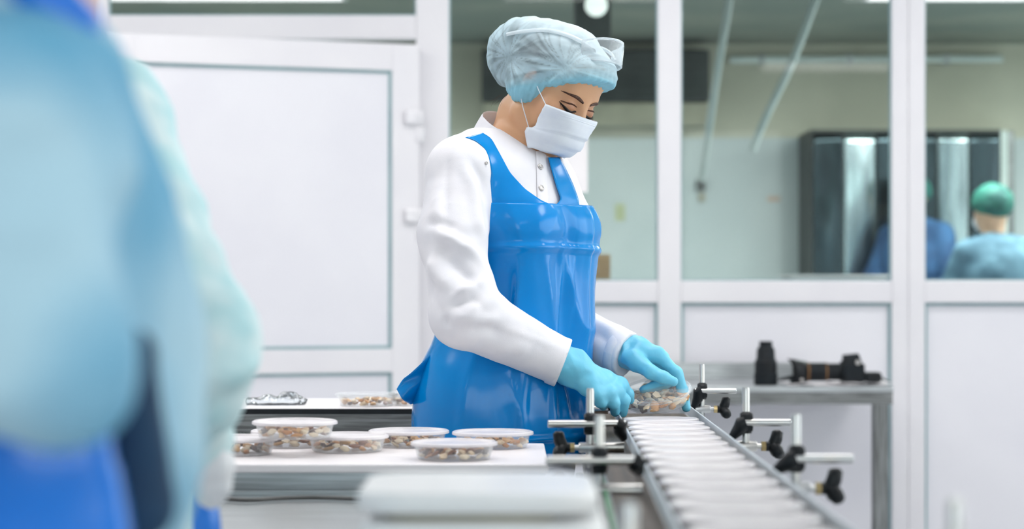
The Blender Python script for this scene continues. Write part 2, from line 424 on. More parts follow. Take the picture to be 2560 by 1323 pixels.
dbox('leaf_rail', M_pvc, T0, T1, 0.001, 0.0595, zt, 2.115, 0); dbox('leaf_rail', M_pvc, T0, T1, 0.001, 0.0595, zb2, zb1, 0); dbox('leaf_rail', M_pvc, T0, T1, 0.001, 0.0595, 0.01, 0.13, 0)
for (za, zb) in ((zb1, zt), (0.13, zb2)):
    dbox('door_panel', M_panel, T0, T1, 0.02, 0.044, za, zb, 0)
    w = 0.012
    for (ta, tb, z0, z1) in ((T0, T1, zb - w, zb), (T0, T1, za, za + w), (T0, T0 + w, za + w, zb - w), (T1 - w, T1, za + w, zb - w)):
        dbox('glazing_bead', M_gasket, ta, tb, 0.044, 0.05, z0, z1, 0)
for v in (318, 562):
    z = wz(v)
    hg = MB().lathe([(0.0, -.031), (.024, -.031), (.027, -.026), (.027, .026), (.024, .031), (0, .031)], (wx(1046), WY - 0.045, z - 0.034), seg=20)
    o = hg.build('hinge', M_pvc, door, sm=40)
    MB().lathe([(0.0, -.03), (.02, -.03), (.023, -.026), (.023, .026), (.02, .03), (0, .03)], (wx(1046), WY - 0.045, z + 0.03), seg=20).build('hinge_knuckle', M_pvc, door, sm=40)
    dbox('hinge_plate', M_pvc, 0.012, 0.068, 0.06, 0.085, z + 0.002, z + 0.06, 0.012)

# ------------------------------------------------------------------ rear room seen through the glass
RYB = 12.2; SB = FPX / RYB
def bx(u): return (u - U0) / SB
def bz(v): return CAMZ - (v - V0) / SB
M_rwall = mat('rear_wall_paint', (206, 214, 214), 0.6, rgb2=(192, 202, 203), nscale=1.3, bump=0.05)
M_rup = mat('rear_wall_olive', (206, 203, 184), 0.7, rgb2=(192, 190, 172), nscale=1.5)
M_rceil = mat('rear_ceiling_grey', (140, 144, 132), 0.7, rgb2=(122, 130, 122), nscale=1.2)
sbox('wall_rear', M_rwall, RX0, RX1 + 0.6, RYB, RYB + 0.1, 0, bz(345))
sbox('trim_1', M_rup, RX0, RX1 + 0.6, RYB, RYB + 0.1, bz(345), 2.62)
sbox('wall_rear_left', M_rwall, RX0 - 0.1, RX0, WY + 0.08, RYB, 0, 2.6); sbox('wall_rear_right', M_rwall, RX1 + 0.5, RX1 + 0.6, WY + 0.08, RYB, 0, 2.6)
sbox('ceiling_rear', M_rceil, RX0, RX1 + 0.6, WY + 0.08, RYB, 2.6, 2.7)
# cooling unit on the rear wall
M_unit = mat('dark_unit', (58, 64, 62), 0.5, rgb2=(48, 53, 52), nscale=6); M_unit2 = mat('beige_duct', (176, 172, 152), 0.6, rgb2=(164, 160, 142), nscale=6)
t = thing('cooling_unit', 'long dark cooling unit high on the rear wall behind the glass', 'cooling unit', (bx(1480), RYB - 0.3, bz(265)))
boxo('housing', M_unit, t, bx(1205), bx(1762), RYB - 0.3, RYB, bz(265), bz(137), bevel=0.015)
for i in range(6):
    z = bz(258 - i * 21); boxo('louver', M_unit, t, bx(1215), bx(1752), RYB - 0.312, RYB - 0.3, z, z + 0.012)
boxo('drip_tray', M_unit2, t, bx(1210), bx(1760), RYB - 0.27, RYB - 0.001, bz(322), bz(266), bevel=0.01)
SD = FPX / 9.2
def dx_(u): return (u - U0) / SD
def dz_(v): return CAMZ - (v - V0) / SD
t = thing('exhaust_duct', 'dark square exhaust duct dropping from the rear ceiling', 'duct', (dx_(1482), 9.28, dz_(135)))
boxo('duct_body', M_unit, t, dx_(1436), dx_(1528), 9.2, 9.36, dz_(130), 2.58, bevel=0.01)
boxo('duct_flange', M_unit2, t, dx_(1428), dx_(1536), 9.19, 9.37, 2.58, 2.599)
M_lamp2 = mat('bulb_glow', (255, 255, 255), 0.4, rgb2=(250, 250, 250), emit=(240, 248, 240), estr=1.6)
t = thing('bulkhead_lamp', 'round glowing bulkhead lamp high on the dark duct', 'lamp', (dx_(1490), 9.16, dz_(15)))
MB().lathe([(0, -.04), (.04, -.034), (.05, -.018), (.05, 0)], (dx_(1490), 9.192, dz_(15)), axis='y', seg=20).build('globe', M_lamp2, t, sm=50)
MB().lathe([(.056, -.012), (.056, 0.0075)], (dx_(1490), 9.192, dz_(15)), axis='y', seg=20).build('lamp_ring', M_unit, t, sm=40)
M_tube = mat('tube_white', (225, 235, 230), 0.3, rgb2=(215, 226, 222), nscale=5)
t = thing('mirrored_lamp_bar', 'white horizontal bar along the top of the rear wall, standing in for a mirrored ceiling light', 'bar', (bx(1980), RYB - 0.06, bz(152)))  # solid white bar in place of a ceiling light mirrored in the glass
MB().tube([(bx(1822), RYB - 0.06, bz(152)), (bx(2500), RYB - 0.06, bz(150))], 0.022, 14).build('bar', M_tube, t, sm=40)
for u in (1900, 2120, 2360): boxo('added_bar_clip', M_steel, t, bx(u) - .012, bx(u) + .012, RYB - 0.085, RYB, bz(152) - .027, bz(152) + .027)
# two pale hoses slanting down from the ceiling
M_hose = mat('pale_hose', (180, 190, 188), 0.4, rgb2=(170, 182, 180), nscale=10)
def hose(name, px, r, label, dd):
    pts = [P(u, v, dd) for (u, v) in px]
    c = []
    for i in range(len(pts) - 1):
        for k in range(6): c.append(pts[i] + (pts[i + 1] - pts[i]) * k / 6)
    c.append(pts[-1]); c = np.array(c)
    for _ in range(6): c[1:-1] = (c[:-2] + c[1:-1] * 2 + c[2:]) / 4
    t = thing(name, label, 'hose', tuple(c[-1])); MB().tube(c, r, 10).build('hose_tube', M_hose, t, sm=50); e = c[-1]
    MB().tube([e, e + (c[-1] - c[-3]) * 0.6], r * 1.25, 10).build('hose_nozzle', M_unit if dd < 9.5 else M_hose, t, sm=40)
hose('air_hose', [(1832, -160), (1825, 0), (1796, 160), (1770, 340), (1758, 425), (1752, 455)], 0.018, 'thin pale hose hanging nearly straight behind the wide window', 9.3)
hose('drain_hose', [(2080, -120), (2038, 0), (2012, 75), (1975, 170), (1920, 280), (1890, 350), (1882, 372)], 0.019, 'pale hose slanting down to the left behind the wide window', 9.7)
t = thing('wall_socket', 'small dark socket box on the rear wall under the hose', 'socket', (bx(1752), RYB - 0.03, bz(470)))
boxo('socket_box', M_unit, t, bx(1742), bx(1762), RYB - 0.04, RYB, bz(477), bz(447), bevel=0.005); boxo('socket_plate', M_unit2, t, bx(1746), bx(1762), RYB - 0.02, RYB, bz(505), bz(482), bevel=0.003)
M_lab = mat('orange_label', (214, 186, 168), 0.6, rgb2=(206, 176, 158), nscale=20); M_yel = mat('yellow_label', (190, 196, 150), 0.6, rgb2=(182, 188, 142), nscale=20)
tag(boxo('wall_label', M_lab, None, bx(1918), bx(1950), RYB - 0.004, RYB, bz(504), bz(491)), 'small faded orange label on the rear wall', 'label')
tag(boxo('wall_sticker', M_yel, None, bx(1538), bx(1562), RYB - 0.004, RYB, bz(552), bz(510)), 'small pale yellow sticker on the rear wall', 'sticker')
# steel strip curtain doorway
M_curt = mat('dark_mirror_steel', (84, 98, 104), 0.18, 1.0, rgb2=(54, 64, 68), nscale=2.2, stretch=(3.5, 1, 0.5), rvar=0.06)
M_curt2 = mat('pale_mirror_steel', (196, 210, 214), 0.2, 1.0, rgb2=(120, 136, 142), nscale=2.2, stretch=(3.5, 1, 0.5), rvar=0.06)
t = thing('steel_cabinet', 'tall dark cabinet of wavy mirror steel against the rear wall', 'cabinet', (bx(2220), RYB - 0.4, 0))
MB().box(bx(1997), bx(2452), RYB - 0.5, RYB - 0.001, 0, bz(340)).build('carcass', M_unit, t)
cx = np.linspace(bx(2000), bx(2449), 7)
for i in range(6):
    nx, nz = 14, 40; G = np.zeros((nz, nx, 3)); xs = np.linspace(cx[i] + .004, cx[i + 1] - .004, nx); zs = np.linspace(0.05, bz(348), nz)
    for a in range(nz):
        for b in range(nx): G[a, b] = (xs[b], RYB - 0.512 - 0.012 * vnoise(np.array([xs[b] * 6 + 9, zs[a] * 2.2, i * 3.1])), zs[a])
    MB().grid(G).build('steel_sheet', M_curt2 if i in (4, 1) else M_curt, t, sm=60, solid=0.003)
t = thing('wall_cabinet_frame', 'narrow pale steel upright beside the dark cabinet', 'upright', (bx(2475), RYB - 0.2, 0))
boxo('upright_post', M_tube, t, bx(2455), bx(2490), RYB - 0.3, RYB - 0.001, 0, bz(335), bevel=0.01); boxo('upright_post', M_dsteel, t, bx(2492), bx(2510), RYB - 0.25, RYB - 0.001, 0, bz(335), bevel=0.005)
# rear worktable on which box and lid stand, right behind the partition
SR = FPX / 8.6
def rx(u): return (u - U0) / SR
def rz(v): return CAMZ - (v - V0) / SR
t = thing('rear_worktable', 'steel worktable behind the partition with box and white lid', 'table', (rx(1850), 8.6, 0))
ztop = rz(702)
boxo('table_top', M_steel, t, rx(1380), rx(2225), 8.4, 8.95, ztop - 0.04, ztop, bevel=0.004)
for u in (1395, 2210):
    for y in (8.44, 8.91): boxo('leg', M_steelv, t, rx(u) - .02, rx(u) + .02, y - .02, y + .02, 0, ztop - 0.04)
M_card = mat('cardboard', (176, 138, 92), 0.8, rgb2=(164, 126, 82), nscale=12, bump=0.05)
t = thing('cardboard_box', 'small brown cardboard box behind the window beside the blue apron', 'box', (rx(1490), 8.6, ztop))
boxo('box_body', M_card, t, rx(1440), rx(1523), 8.5, 8.68, ztop, rz(640)); boxo('box_flap', M_card, t, rx(1440), rx(1523), 8.5, 8.59, rz(640), rz(637)); boxo('box_flap', M_card, t, rx(1440), rx(1523), 8.591, 8.68, rz(640), rz(637))
t = thing('white_tray', 'flat white plastic tray lying behind the wide window', 'tray', (rx(2085), 8.6, ztop))
boxo('tray_body', M_board, t, rx(1972), rx(2205), 8.5, 8.8, ztop, ztop + .012, bevel=0.005); boxo('tray_rim', M_board, t, rx(1962), rx(2215), 8.49, 8.81, ztop + .012, ztop + .024, bevel=0.005)
# paper sheet fixed to the glass, half hidden by the worker's mask
tag(boxo('paper_sheet', M_board, None, wx(1394), wx(1470), WY + 0.0322, WY + 0.0338, wz(480), wz(318)), 'white paper sheet on the glass right of the face mask', 'paper')
# ------------------------------------------------------------------ food containers
def contents_mesh(seed, n=46, big=1.0):
    r = np.random.default_rng(seed); V = []; F = []; Cc = []
    pal = [lin(c) for c in ((232, 206, 168), (214, 168, 112), (190, 128, 70), (126, 74, 38), (84, 50, 34), (240, 222, 192), (204, 148, 88))]
    bm = bmesh.new(); bmesh.ops.create_icosphere(bm, subdivisions=1, radius=1.0); bv = np.array([v.co[:] for v in bm.verts]); bf = [[v.index for v in f.verts] for f in bm.faces]; bm.free()
    for i in range(n):
        a = r.uniform(0, 6.283); rad = 0.056 * math.sqrt(r.uniform(0, 1)); z = 0.0085 + r.uniform(0, 0.008)
        if i < 22: a = i / 22 * 6.283 + r.uniform(-.08, .08); rad = 0.0515; z = 0.0075 + (i % 2) * 0.005
        s = np.array([r.uniform(.006, .012), r.uniform(.005, .009), r.uniform(.003, .0052)]) * big
        q = Matrix.Rotation(r.uniform(0, 6.28), 3, 'Z') @ Matrix.Rotation(r.uniform(-.5, .5), 3, 'X') @ Matrix.Rotation(r.uniform(-.5, .5), 3, 'Y')
        p = (bv * (1 + r.uniform(-.22, .22, (len(bv), 1)))) * s @ np.array(q).T + np.array([rad * math.cos(a), rad * math.sin(a), z])
        o = len(V); V += list(p); F += [[k + o for k in f] for f in bf]; c = pal[r.integers(0, len(pal))]; Cc += [c] * len(bv)
    me = mesh_from('contents', V, F); smooth(me, 50)
    at = me.color_attributes.new('Col', 'FLOAT_COLOR', 'POINT'); at.data.foreach_set('color', np.array(Cc, dtype=np.float32).ravel())
    return me
M_food = mat('marinated_seafood', (200, 160, 110), 0.3, vcol=True, bump=0.1, bscale=200)
def plastic(name, rgb, a, rough=0.12, g=0.45):
    m = bpy.data.materials.new(name); m.use_nodes = True; nt = m.node_tree; L = nt.links.new; b = nt.nodes['Principled BSDF']
    b.inputs['Base Color'].default_value = lin(rgb); b.inputs['Roughness'].default_value = rough
    t = nt.nodes.new('ShaderNodeBsdfTransparent'); mx = nt.nodes.new('ShaderNodeMixShader'); lw = nt.nodes.new('ShaderNodeLayerWeight'); lw.inputs[0].default_value = 0.35
    mr = nt.nodes.new('ShaderNodeMapRange'); mr.inputs['To Min'].default_value = a; mr.inputs['To Max'].default_value = min(1, a + g)
    L(lw.outputs['Facing'], mr.inputs[0]); L(mr.outputs[0], mx.inputs[0]); L(t.outputs[0], mx.inputs[1]); L(b.outputs[0], mx.inputs[2])
    L(mx.outputs[0], nt.nodes['Material Output'].inputs['Surface']); return m
M_tub = plastic('clear_tub', (236, 240, 243), 0.05); M_lid = plastic('glare_white_lid', (246, 242, 245), 0.34, 0.22, g=0.42); M_lidc = plastic('clear_lid', (236, 242, 246), 0.04, g=0.2)  # lid white puts the overhead lights' reflection into the colour of clear lids
RP = 0.0715
def lathe_mesh(name, prof, seg=40):
    m = MB().lathe(prof, seg=seg, caps=False); me = bpy.data.meshes.new(name); me.from_pydata(m.v, [], m.f); me.update(); smooth(me, 40); return me
TUB = lathe_mesh('tub', [(0.0005, 0.0), (.057, 0.0), (.0595, .0015), (.064, .018), (.065, .0215), (.0685, .0225), (.069, .0235), (.0635, .0232), (.058, .003), (.0005, .0025)])
LID = lathe_mesh('lid', [(0.0005, .0262), (.05, .0262), (.062, .0255), (.0645, .0285), (.0675, .0292), (.071, .0275), (.0715, .0235), (.0703, .0228), (.0698, .0262), (.0672, .0274), (.0650, .0268), (.0625, .0238), (.05, .0247), (.0005, .0247)])
FOOD = [contents_mesh(11 + i) for i in range(5)]; FOODH = contents_mesh(40, 95, 1.2)
TUB.materials.append(M_tub); LID.materials.append(M_lid)
for q in FOOD + [FOODH]: q.materials.append(M_food)
def container(x, y, z, label, group, k=0, lidm=None, rot=0.0):
    t = thing('food_container', label, 'container', (x, y, z), group); t.rotation_euler = (0, 0, rot)
    link('tub', TUB, None, t, False); link('lid', LID, None, t, False)
    f = link('contents', FOODH if k < 0 else FOOD[k % 5], None, t, False); f['kind'] = 'stuff'
    if lidm is not None:
        lo = [c for c in t.children if c.name.startswith('lid')][0]; lo.data = LID.copy(); lo.data.materials.clear(); lo.data.materials.append(lidm)
    return t

# ------------------------------------------------------------------ conveyor
def cxl(d): return 0.281 + 0.0255 * (d - 3.9)
def cxb(d): return 0.285 + 0.021 * (d - 3.99)      # line of the guide brackets
def rise(d): return 0.0124 * (3.95 - d)               # the belt climbs a little towards the camera
ZB = 0.901                                   # belt surface
conv = thing('conveyor', 'long narrow belt conveyor running from the foreground past the worker', 'conveyor', (cxl(3.0), 3.0, 0))
def cmap(m): m.v = [(v[0] + cxl(v[1]), v[1], v[2] + rise(v[1]) * (v[2] > 0.5)) for v in m.v]; return m
def cbox(name, m, par, o0, o1, d0, d1, z0, z1, bevel=0.0): return cmap(MB().box(o0, o1, d0, d1, z0, z1)).build(name, m, par, bevel=bevel)
D0, D1 = 1.35, 4.72
M_belt = mat('brown_mesh_belt', (96, 84, 74), 0.45, 0.6, rgb2=(66, 58, 52), nscale=60); M_green = mat('green_strip', (36, 120, 70), 0.4, rgb2=(28, 104, 60), nscale=20)
cbox('belt_bed', M_belt, conv, -.124, .088, D0, D1, ZB - 0.03, ZB - 0.006)
sl = MB().box(-.105, .105, -.0042, .0042, -.005, 0); sm_ = bpy.data.meshes.new('belt_slat'); sm_.from_pydata(sl.v, [], sl.f); sm_.update(); sm_.materials.append(M_belt)
for i in range(236):
    d = D0 + 0.012 + i * 0.0142
    o = link('belt_slat', sm_, None, conv, True); o.location = (cxl(d) - 0.018, d, ZB + rise(d))
cbox('green_edge_strip', M_green, conv, -.134, -.128, D0, D1, ZB - 0.03, ZB + 0.006)
cbox('side_channel', M_dsteely, conv, -.142, -.135, D0, D1, ZB - 0.12, ZB + 0.004); cbox('side_channel', M_dsteely, conv, .09, .097, D0, D1, ZB - 0.12, ZB - 0.004)
cbox('side_channel', M_dsteely, conv, -.127, -.1245, D0, D1, ZB - 0.03, ZB + 0.003)
for d in (1.6, 3.0, 4.5):
    for o in (-.139, .094): cbox('leg', M_dsteelv, conv, o - .02, o + .02, d - .02, d + .02, 0.0, ZB - 0.12, 0.003)
    cbox('cross_brace', M_dsteel, conv, -.119, .074, d - .012, d + .012, 0.2, 0.23)
for o in (-.0795, .0765): cbox('guide_rail', mat('rail_alu', (206, 214, 220), 0.4, 0.25, rgb2=(196, 205, 212), nscale=12), conv, o, o + .003, D0, 4.62, ZB + 0.012, ZB + 0.034, 0.0012)
def bracket(side, d):
    # upright rod, cross rod with its block, rail clip, boss and star knob, all on the conveyor side
    vo = 0.106 if side > 0 else -0.146; S = side
    def q(o, z, dd=0.0): return (cxb(d) + o, d + dd, z)
    rod = MB().tube([q(vo, ZB - .012), q(vo, 1.012), q(vo, 1.016)], [.0062, .0062, .0052], 16).build('upright_rod', M_chrome, conv, sm=40)
    e0 = 0.09 * S; e1 = (0.176 if S > 0 else -0.213); dd = -0.0135
    MB().tube([q(e0, .96, dd), q(e1, .96, dd), q(e1 + .001 * S, .96, dd)], [.006, .006, .005], 16).build('cross_rod', M_chrome, conv, sm=40)
    MB().lathe([(0.0, -.010), (.0095, -.010), (.0115, -.006), (.0115, .006), (.0095, .010), (0, .010)], q(vo, .96, dd * .5), axis='x', seg=18, sy=1.5).build('clamp_block', M_black, conv, sm=35)
    MB().lathe([(0.0, -.016), (.0095, -.016), (.0105, 0.0), (.0095, .016), (0, .016)], q(vo, .958), axis='z', seg=18).build('clamp_collar', M_black, conv, sm=35)
    # rail clip: black cone that grips the rail
    c0, c1 = q(0.1 * S, .958, dd), q(0.079 * S, .936, dd * .3)
    xr = cxl(d) + (.0805 + .0065) * S; zr = ZB + rise(d) + .026
    MB().tube([q(.104 * S, .96, dd), q(.098 * S, .958, dd), ((q(.098 * S, 0)[0] + xr) / 2 + .004 * S, d + dd * .6, (.958 + zr) / 2 + .003), (xr, d, zr)], [.011, .0125, .011, .006], 14).build('rail_clip', M_black, conv, sm=50)
    # boss, nut, knob
    zb = ZB + 0.020
    x0 = .098 * S if S > 0 else -.1365
    xb = (vo + .016 * S)
    MB().tube([q(0.092 * S, zb), q(xb, zb), q(xb + .002 * S, zb)], [.0085, .0085, .0072], 16).build('boss', M_chrome, conv, sm=40)
    MB().tube([q(xb + .002 * S, zb), q(xb + .010 * S, zb)], .0042, 10).build('knob_screw', M_chrome, conv, sm=40)
    MB().tube([q(xb + .009 * S, zb), q(xb + .016 * S, zb)], .0085, 6).build('hex_nut', M_brass, conv)
    kb = MB().lathe([(0.0, 0), (.008, 0), (.0085, .014 * 1), (.0095, .018), (0, .018)], q(xb + .016 * S, zb), axis='x', seg=16) if S > 0 else MB().lathe([(0.0, -.018), (.0095, -.018), (.0085, -.014), (.008, 0), (0, 0)], q(xb + .016 * S, zb), axis='x', seg=16)
    k = kb.build('knob_hub', M_black, conv, sm=35)
    w = MB()
    for a in (90, 210, 330):
        a = math.radians(a); dirv = np.array([0, math.cos(a), math.sin(a)]); b0 = np.array(q(xb + .033 * S, zb))
        w.tube([b0 - np.array([.005 * S, 0, 0]), b0 + dirv * .012, b0 + dirv * .023 + np.array([.002 * S, 0, 0]), b0 + dirv * .0262 + np.array([.002 * S, 0, 0])], [.0105, .0102, .0092, .005], 10)
    w.build('star_knob', M_black, conv, sm=50)
for d in (4.37, 3.36, 2.66, 1.6):
    for s in (1, -1): bracket(s, d if s > 0 else d - 0.03)
ordn = ['first', 'second', 'third', 'fourth', 'fifth', 'sixth', 'seventh', 'eighth', 'ninth', 'tenth', 'eleventh', 'twelfth', 'thirteenth', 'fourteenth', 'fifteenth', 'sixteenth', 'seventeenth']
GC = 'filled containers lying in file on the conveyor'
for i in range(16):
    d = 3.915 - i * 0.1438
    ct = container(cxl(d) + random.uniform(-.002, .002), d, ZB + rise(d) + 0.0008, 'lidded clear food container on the conveyor, %s in the row counted from the gloved hands' % ordn[i], GC, i, rot=random.uniform(0, 6)); ct.rotation_euler = (Matrix.Rotation(-0.0124, 3, 'X') @ Matrix.Rotation(i * 1.7, 3, 'Z')).to_euler()
# the one held in both hands, tilted
hp = P(1642, 1008, 4.05)
held = container(hp[0], hp[1], hp[2], 'clear lidded container of fish tilted up in the blue gloved hands', GC, -1, M_lidc)
held.rotation_euler = (math.radians(13), math.radians(-7.5), 0.6)
held.rotation_mode = 'XYZ'
held.rotation_euler = (Matrix.Rotation(math.radians(-7), 3, 'Y') @ Matrix.Rotation(math.radians(18), 3, 'X') @ Matrix.Rotation(0.6, 3, 'Z')).to_euler()

# ------------------------------------------------------------------ packing table in front of the worker
ZT = 0.897; TY0, TY1 = 3.30, 3.74; TX0, TX1 = -0.75, 0.058
t = thing('packing_table', 'white-topped packing table carrying containers in front of the worker', 'table', (-0.3, 3.5, 0))
boxo('table_top', M_board, t, TX0, TX1, TY0, TY1, ZT - .014, ZT, bevel=0.003)
boxo('front_apron', M_steel, t, TX0, TX1 - .005, TY0 + .006, TY0 + .016, ZT - .06, ZT - .014); boxo('side_apron', M_steel, t, TX1 - .016, TX1 - .005, TY0 + .016, TY1 - .01, ZT - .06, ZT - .014)
boxo('side_apron', M_steel, t, TX0, TX0 + .012, TY0 + .016, TY1 - .01, ZT - .06, ZT - .014); boxo('back_apron', M_steel, t, TX0, TX1 - .005, TY1 - .016, TY1 - .006, ZT - .06, ZT - .014)
for x in (TX0 + .03, TX1 - .03):
    for y in (TY0 + .04, TY1 - .04): boxo('leg', M_steelv, t, x - .018, x + .018, y - .018, y + .018, 0, ZT - .014)
def tpos(u, y): return ((u - U0) * y / FPX, y)
GT = 'filled containers on the white packing table'
for i, (u, y, z, lb) in enumerate(((590, 3.50, 0, 'lidded container on the table edge nearest the gowned workers, under another'), (868, 3.56, 0, 'lidded container supporting the stacked one from the right'),
        (737, 3.475, 1, 'lidded container stacked on top of two others on the white table'), (1135, 3.40, 0, 'lidded container alone at the front of the white table before the apron'),
        (1232, 3.64, 0, 'lidded container peeping out behind the front one, towards the conveyor'), (1022, 3.672, 0, 'lidded container at the back of the table left of the blue apron'),
        (728, 3.669, 0, 'lidded container at the table back, hidden under the stacked one'))):
    x, yy = tpos(u, y); container(x, yy, ZT + 0.0003 + (0.0293 if z else 0), lb, GT, i + 2, rot=i * 1.3)

# ------------------------------------------------------------------ table behind the worker
ZK = 0.911; KY0, KY1 = 4.56, 4.97; KX0, KX1 = -1.25, 0.06
t = thing('rear_bench', 'dark-edged grey bench behind the blue apron', 'bench', (-0.5, 4.75, 0))
M_conc = mat('speckled_stone', (150, 156, 152), 0.7, rgb2=(96, 104, 102), nscale=260, detail=2, lo=0.42, hi=0.62)
boxo('bench_top', M_board, t, KX0, KX1, KY0 + .012, KY1, ZK - .01, ZK, bevel=0.002)
boxo('black_edge', M_black, t, KX0, KX1, KY0, KY0 + .012, ZK - .0125, ZK - .001); boxo('steel_fascia', M_dsteel, t, KX0, KX1, KY0 - .002, KY0 + .01, ZK - .052, ZK - .0125)
boxo('stone_slab', M_conc, t, KX0, KX1 - .01, KY0 + .004, KY1 - .01, ZK - .16, ZK - .052)
for x in (KX0 + .05, KX1 - .08):
    for y in (KY0 + .06, KY1 - .06): boxo('leg', M_dsteelv, t, x - .025, x + .025, y - .025, y + .025, 0, ZK - .16)
x = (918 - U0) * 4.68 / FPX; container(x, 4.66, ZK + .0003, 'open-sided clear container on the rear bench, farther from the worker', 'containers on the rear bench', 1, M_lidc)
x = (1010 - U0) * 4.66 / FPX; container(x + .035, 4.69, ZK + .0003, 'clear container on the rear bench right behind the apron tie', 'containers on the rear bench', 3, M_lidc)
# crumpled clear film
fv, ff = SDF().ell((0, 0, 0.008), (.07, .03, .012)).ell((.03, .0, .012), (.02, .02, .014)).mesh(0.005)
fv = fv + normals(fv, ff) * (0.006 * ridge(fv * 55))[:, None]; fv[:, 2] = np.maximum(fv[:, 2], 0.0005); fme = mesh_from('plastic_film', fv, ff)
M_film = glass_mat('film', (240, 244, 246), 1.4, 1.5, 0.1)
fo = link('plastic_film', fme, M_film); fo.location = ((690 - U0) * 4.7 / FPX, 4.7, ZK); tag(fo, 'crumpled clear plastic film on the rear bench', 'film')

# ------------------------------------------------------------------ near steel table with scale and cord
ZN = 0.85
t = thing('scale_stand', 'narrow steel stand under the weighing scale', 'stand', (-0.05, 2.1, 0))
boxo('stand_top', M_steel, t, -0.19, 0.07, 1.6, 2.575, ZN - .03, ZN, bevel=0.004)
for x in (-0.16, 0.04):
    for y in (1.65, 2.53): boxo('leg', M_steelv, t, x - .02, x + .02, y - .02, y + .02, 0, ZN - .03)
t = thing('steel_table', 'low steel table with a cord between white packing table and scale', 'table', (-0.3, 2.9, 0))
NX0, NX1, NY0, NY1 = -0.62, 0.085 - 0.01, 2.58, 3.27
boxo('table_top', M_steel, t, NX0, NX1, NY0, NY1, ZN - .03, ZN, bevel=0.004)
boxo('back_lip', M_steel, t, NX0, NX1 - .01, NY1 - .012, NY1, ZN, ZN + .008)
for x in (NX0 + .04, NX1 - .04):
    for y in (NY0 + .05, NY1 - .08): boxo('leg', M_steelv, t, x - .02, x + .02, y - .02, y + .02, 0, ZN - .03)
M_scale = mat('scale_white', (246, 246, 246), 0.3, rgb2=(241, 242, 242), nscale=6)
sx0, sx1 = (885 - U0) * 1.81 / FPX, (1500 - U0) * 1.81 / FPX
t = thing('weighing_scale', 'white weighing scale with rounded pan blurred at the front edge', 'scale', ((sx0 + sx1) / 2, 1.9, ZN))
def rbox(name, m, par, x0, x1, y0, y1, z0, z1, r, b):
    mm = MB(); k = 8; pts = []
    for (cx_, cy_, a0) in ((x1 - r, y1 - r, 0), (x0 + r, y1 - r, 90), (x0 + r, y0 + r, 180), (x1 - r, y0 + r, 270)):
        for i in range(k + 1): a = math.radians(a0 + 90 * i / k); pts.append((cx_ + r * math.cos(a), cy_ + r * math.sin(a)))
    n = len(pts); mm.add([(p[0], p[1], z0) for p in pts] + [(p[0], p[1], z1) for p in pts], [tuple(range(n - 1, -1, -1)), tuple(range(n, 2 * n))] + [(i, (i + 1) % n, n + (i + 1) % n, n + i) for i in range(n)])
    return mm.build(name, m, par, bevel=b, seg=3, sm=50)
rbox('pan', M_scale, t, sx0, sx1, 1.80, 2.02, 0.981, 1.0, .045, .006)
rbox('pan_support', M_unit2, t, sx0 + .025, sx1 - .04, 1.815, 2.0, 0.974, 0.981, .03, 0)
rbox('body', M_scale, t, sx0 + .004, sx1 + .006, 1.79, 2.03, ZN + .01, 0.974, .04, .008)
for x in (sx0 + .04, sx1 - .04):
    for y in (1.83, 1.99): MB().lathe([(0, 0), (.012, 0), (.013, .01), (0, .01)], (x, y, ZN), seg=14).build('foot', M_black, t, sm=40)
boxo('display', M_black, t, sx0 + .07, sx1 - .07, 1.7885, 1.7905, 0.90, 0.94, bevel=0.0008)
M_cord = mat('grey_cord', (92, 92, 90), 0.5, rgb2=(80, 80, 79), nscale=20)
pts = []
def on(u, v): 
    d = FPX * (CAMZ - ZN - 0.005) / (v - V0); return np.array([(u - U0) * d / FPX, d, ZN + 0.005])
ctrl = [on(420, 1250), on(555, 1247), on(620, 1252), on(700, 1246), on(780, 1244), on(850, 1246), on(940, 1250), on(1000, 1258), on(1050, 1300), np.array([-0.07, 2.4, ZN + .005]), np.array([-0.05, 2.12, ZN + .005]), np.array([-0.05, 2.034, ZN + .02])]
c = []
for i in range(len(ctrl) - 1):
    for k in range(8): c.append(ctrl[i] + (ctrl[i + 1] - ctrl[i]) * k / 8)
c.append(ctrl[-1]); c = np.array(c)
for _ in range(8): c[1:-1] = (c[:-2] + 2 * c[1:-1] + c[2:]) / 4
tag(MB().tube(c, 0.0035, 10).build('power_cord', M_cord, None, sm=50), 'thin grey power cord lying across the steel table', 'cord')

# ------------------------------------------------------------------ side table with photo gear by the partition
SG = 700.0; GY0 = FPX / SG; GY1 = WY - 0.02; ZG = 0.822
def gx(u): return (u - U0) / SG
def gz(v): return CAMZ - (v - V0) / SG
t = thing('side_table', 'steel side table carrying photo gear under the wide window', 'table', (gx(1900), 7.75, 0))
GX0, GX1 = 0.05, gx(2234)
boxo('table_top', M_steel, t, GX0, GX1, GY0, GY1, ZG - .022, ZG, bevel=0.003)
boxo('front_apron', M_dsteel, t, GX0 + .01, GX1 - .002, GY0 + .006, GY0 + .03, ZG - .066, ZG - .022); boxo('side_apron', M_dsteel, t, GX1 - .03, GX1 - .006, GY0 + .03, GY1 - .02, ZG - .066, ZG - .022)
boxo('backsplash', M_steel, t, GX0, gx(2080), GY1 - .03, GY1 - .01, ZG, ZG + .062, bevel=0.003)
for x in (GX0 + .04, gx(2205)):
    for y in (GY0 + .04,): boxo('leg', M_dsteelv, t, x - .027, x + .027, y - .027, y + .027, 0, ZG - .022, bevel=0.004)
tp = thing('paper_pile', 'crumpled white papers under the camera on the side table', 'paper', (gx(2100), GY0 + .08, ZG))
xs = np.linspace(gx(1966), gx(2236), 30); ys = np.linspace(GY0 + .004, GY0 + .24, 14)
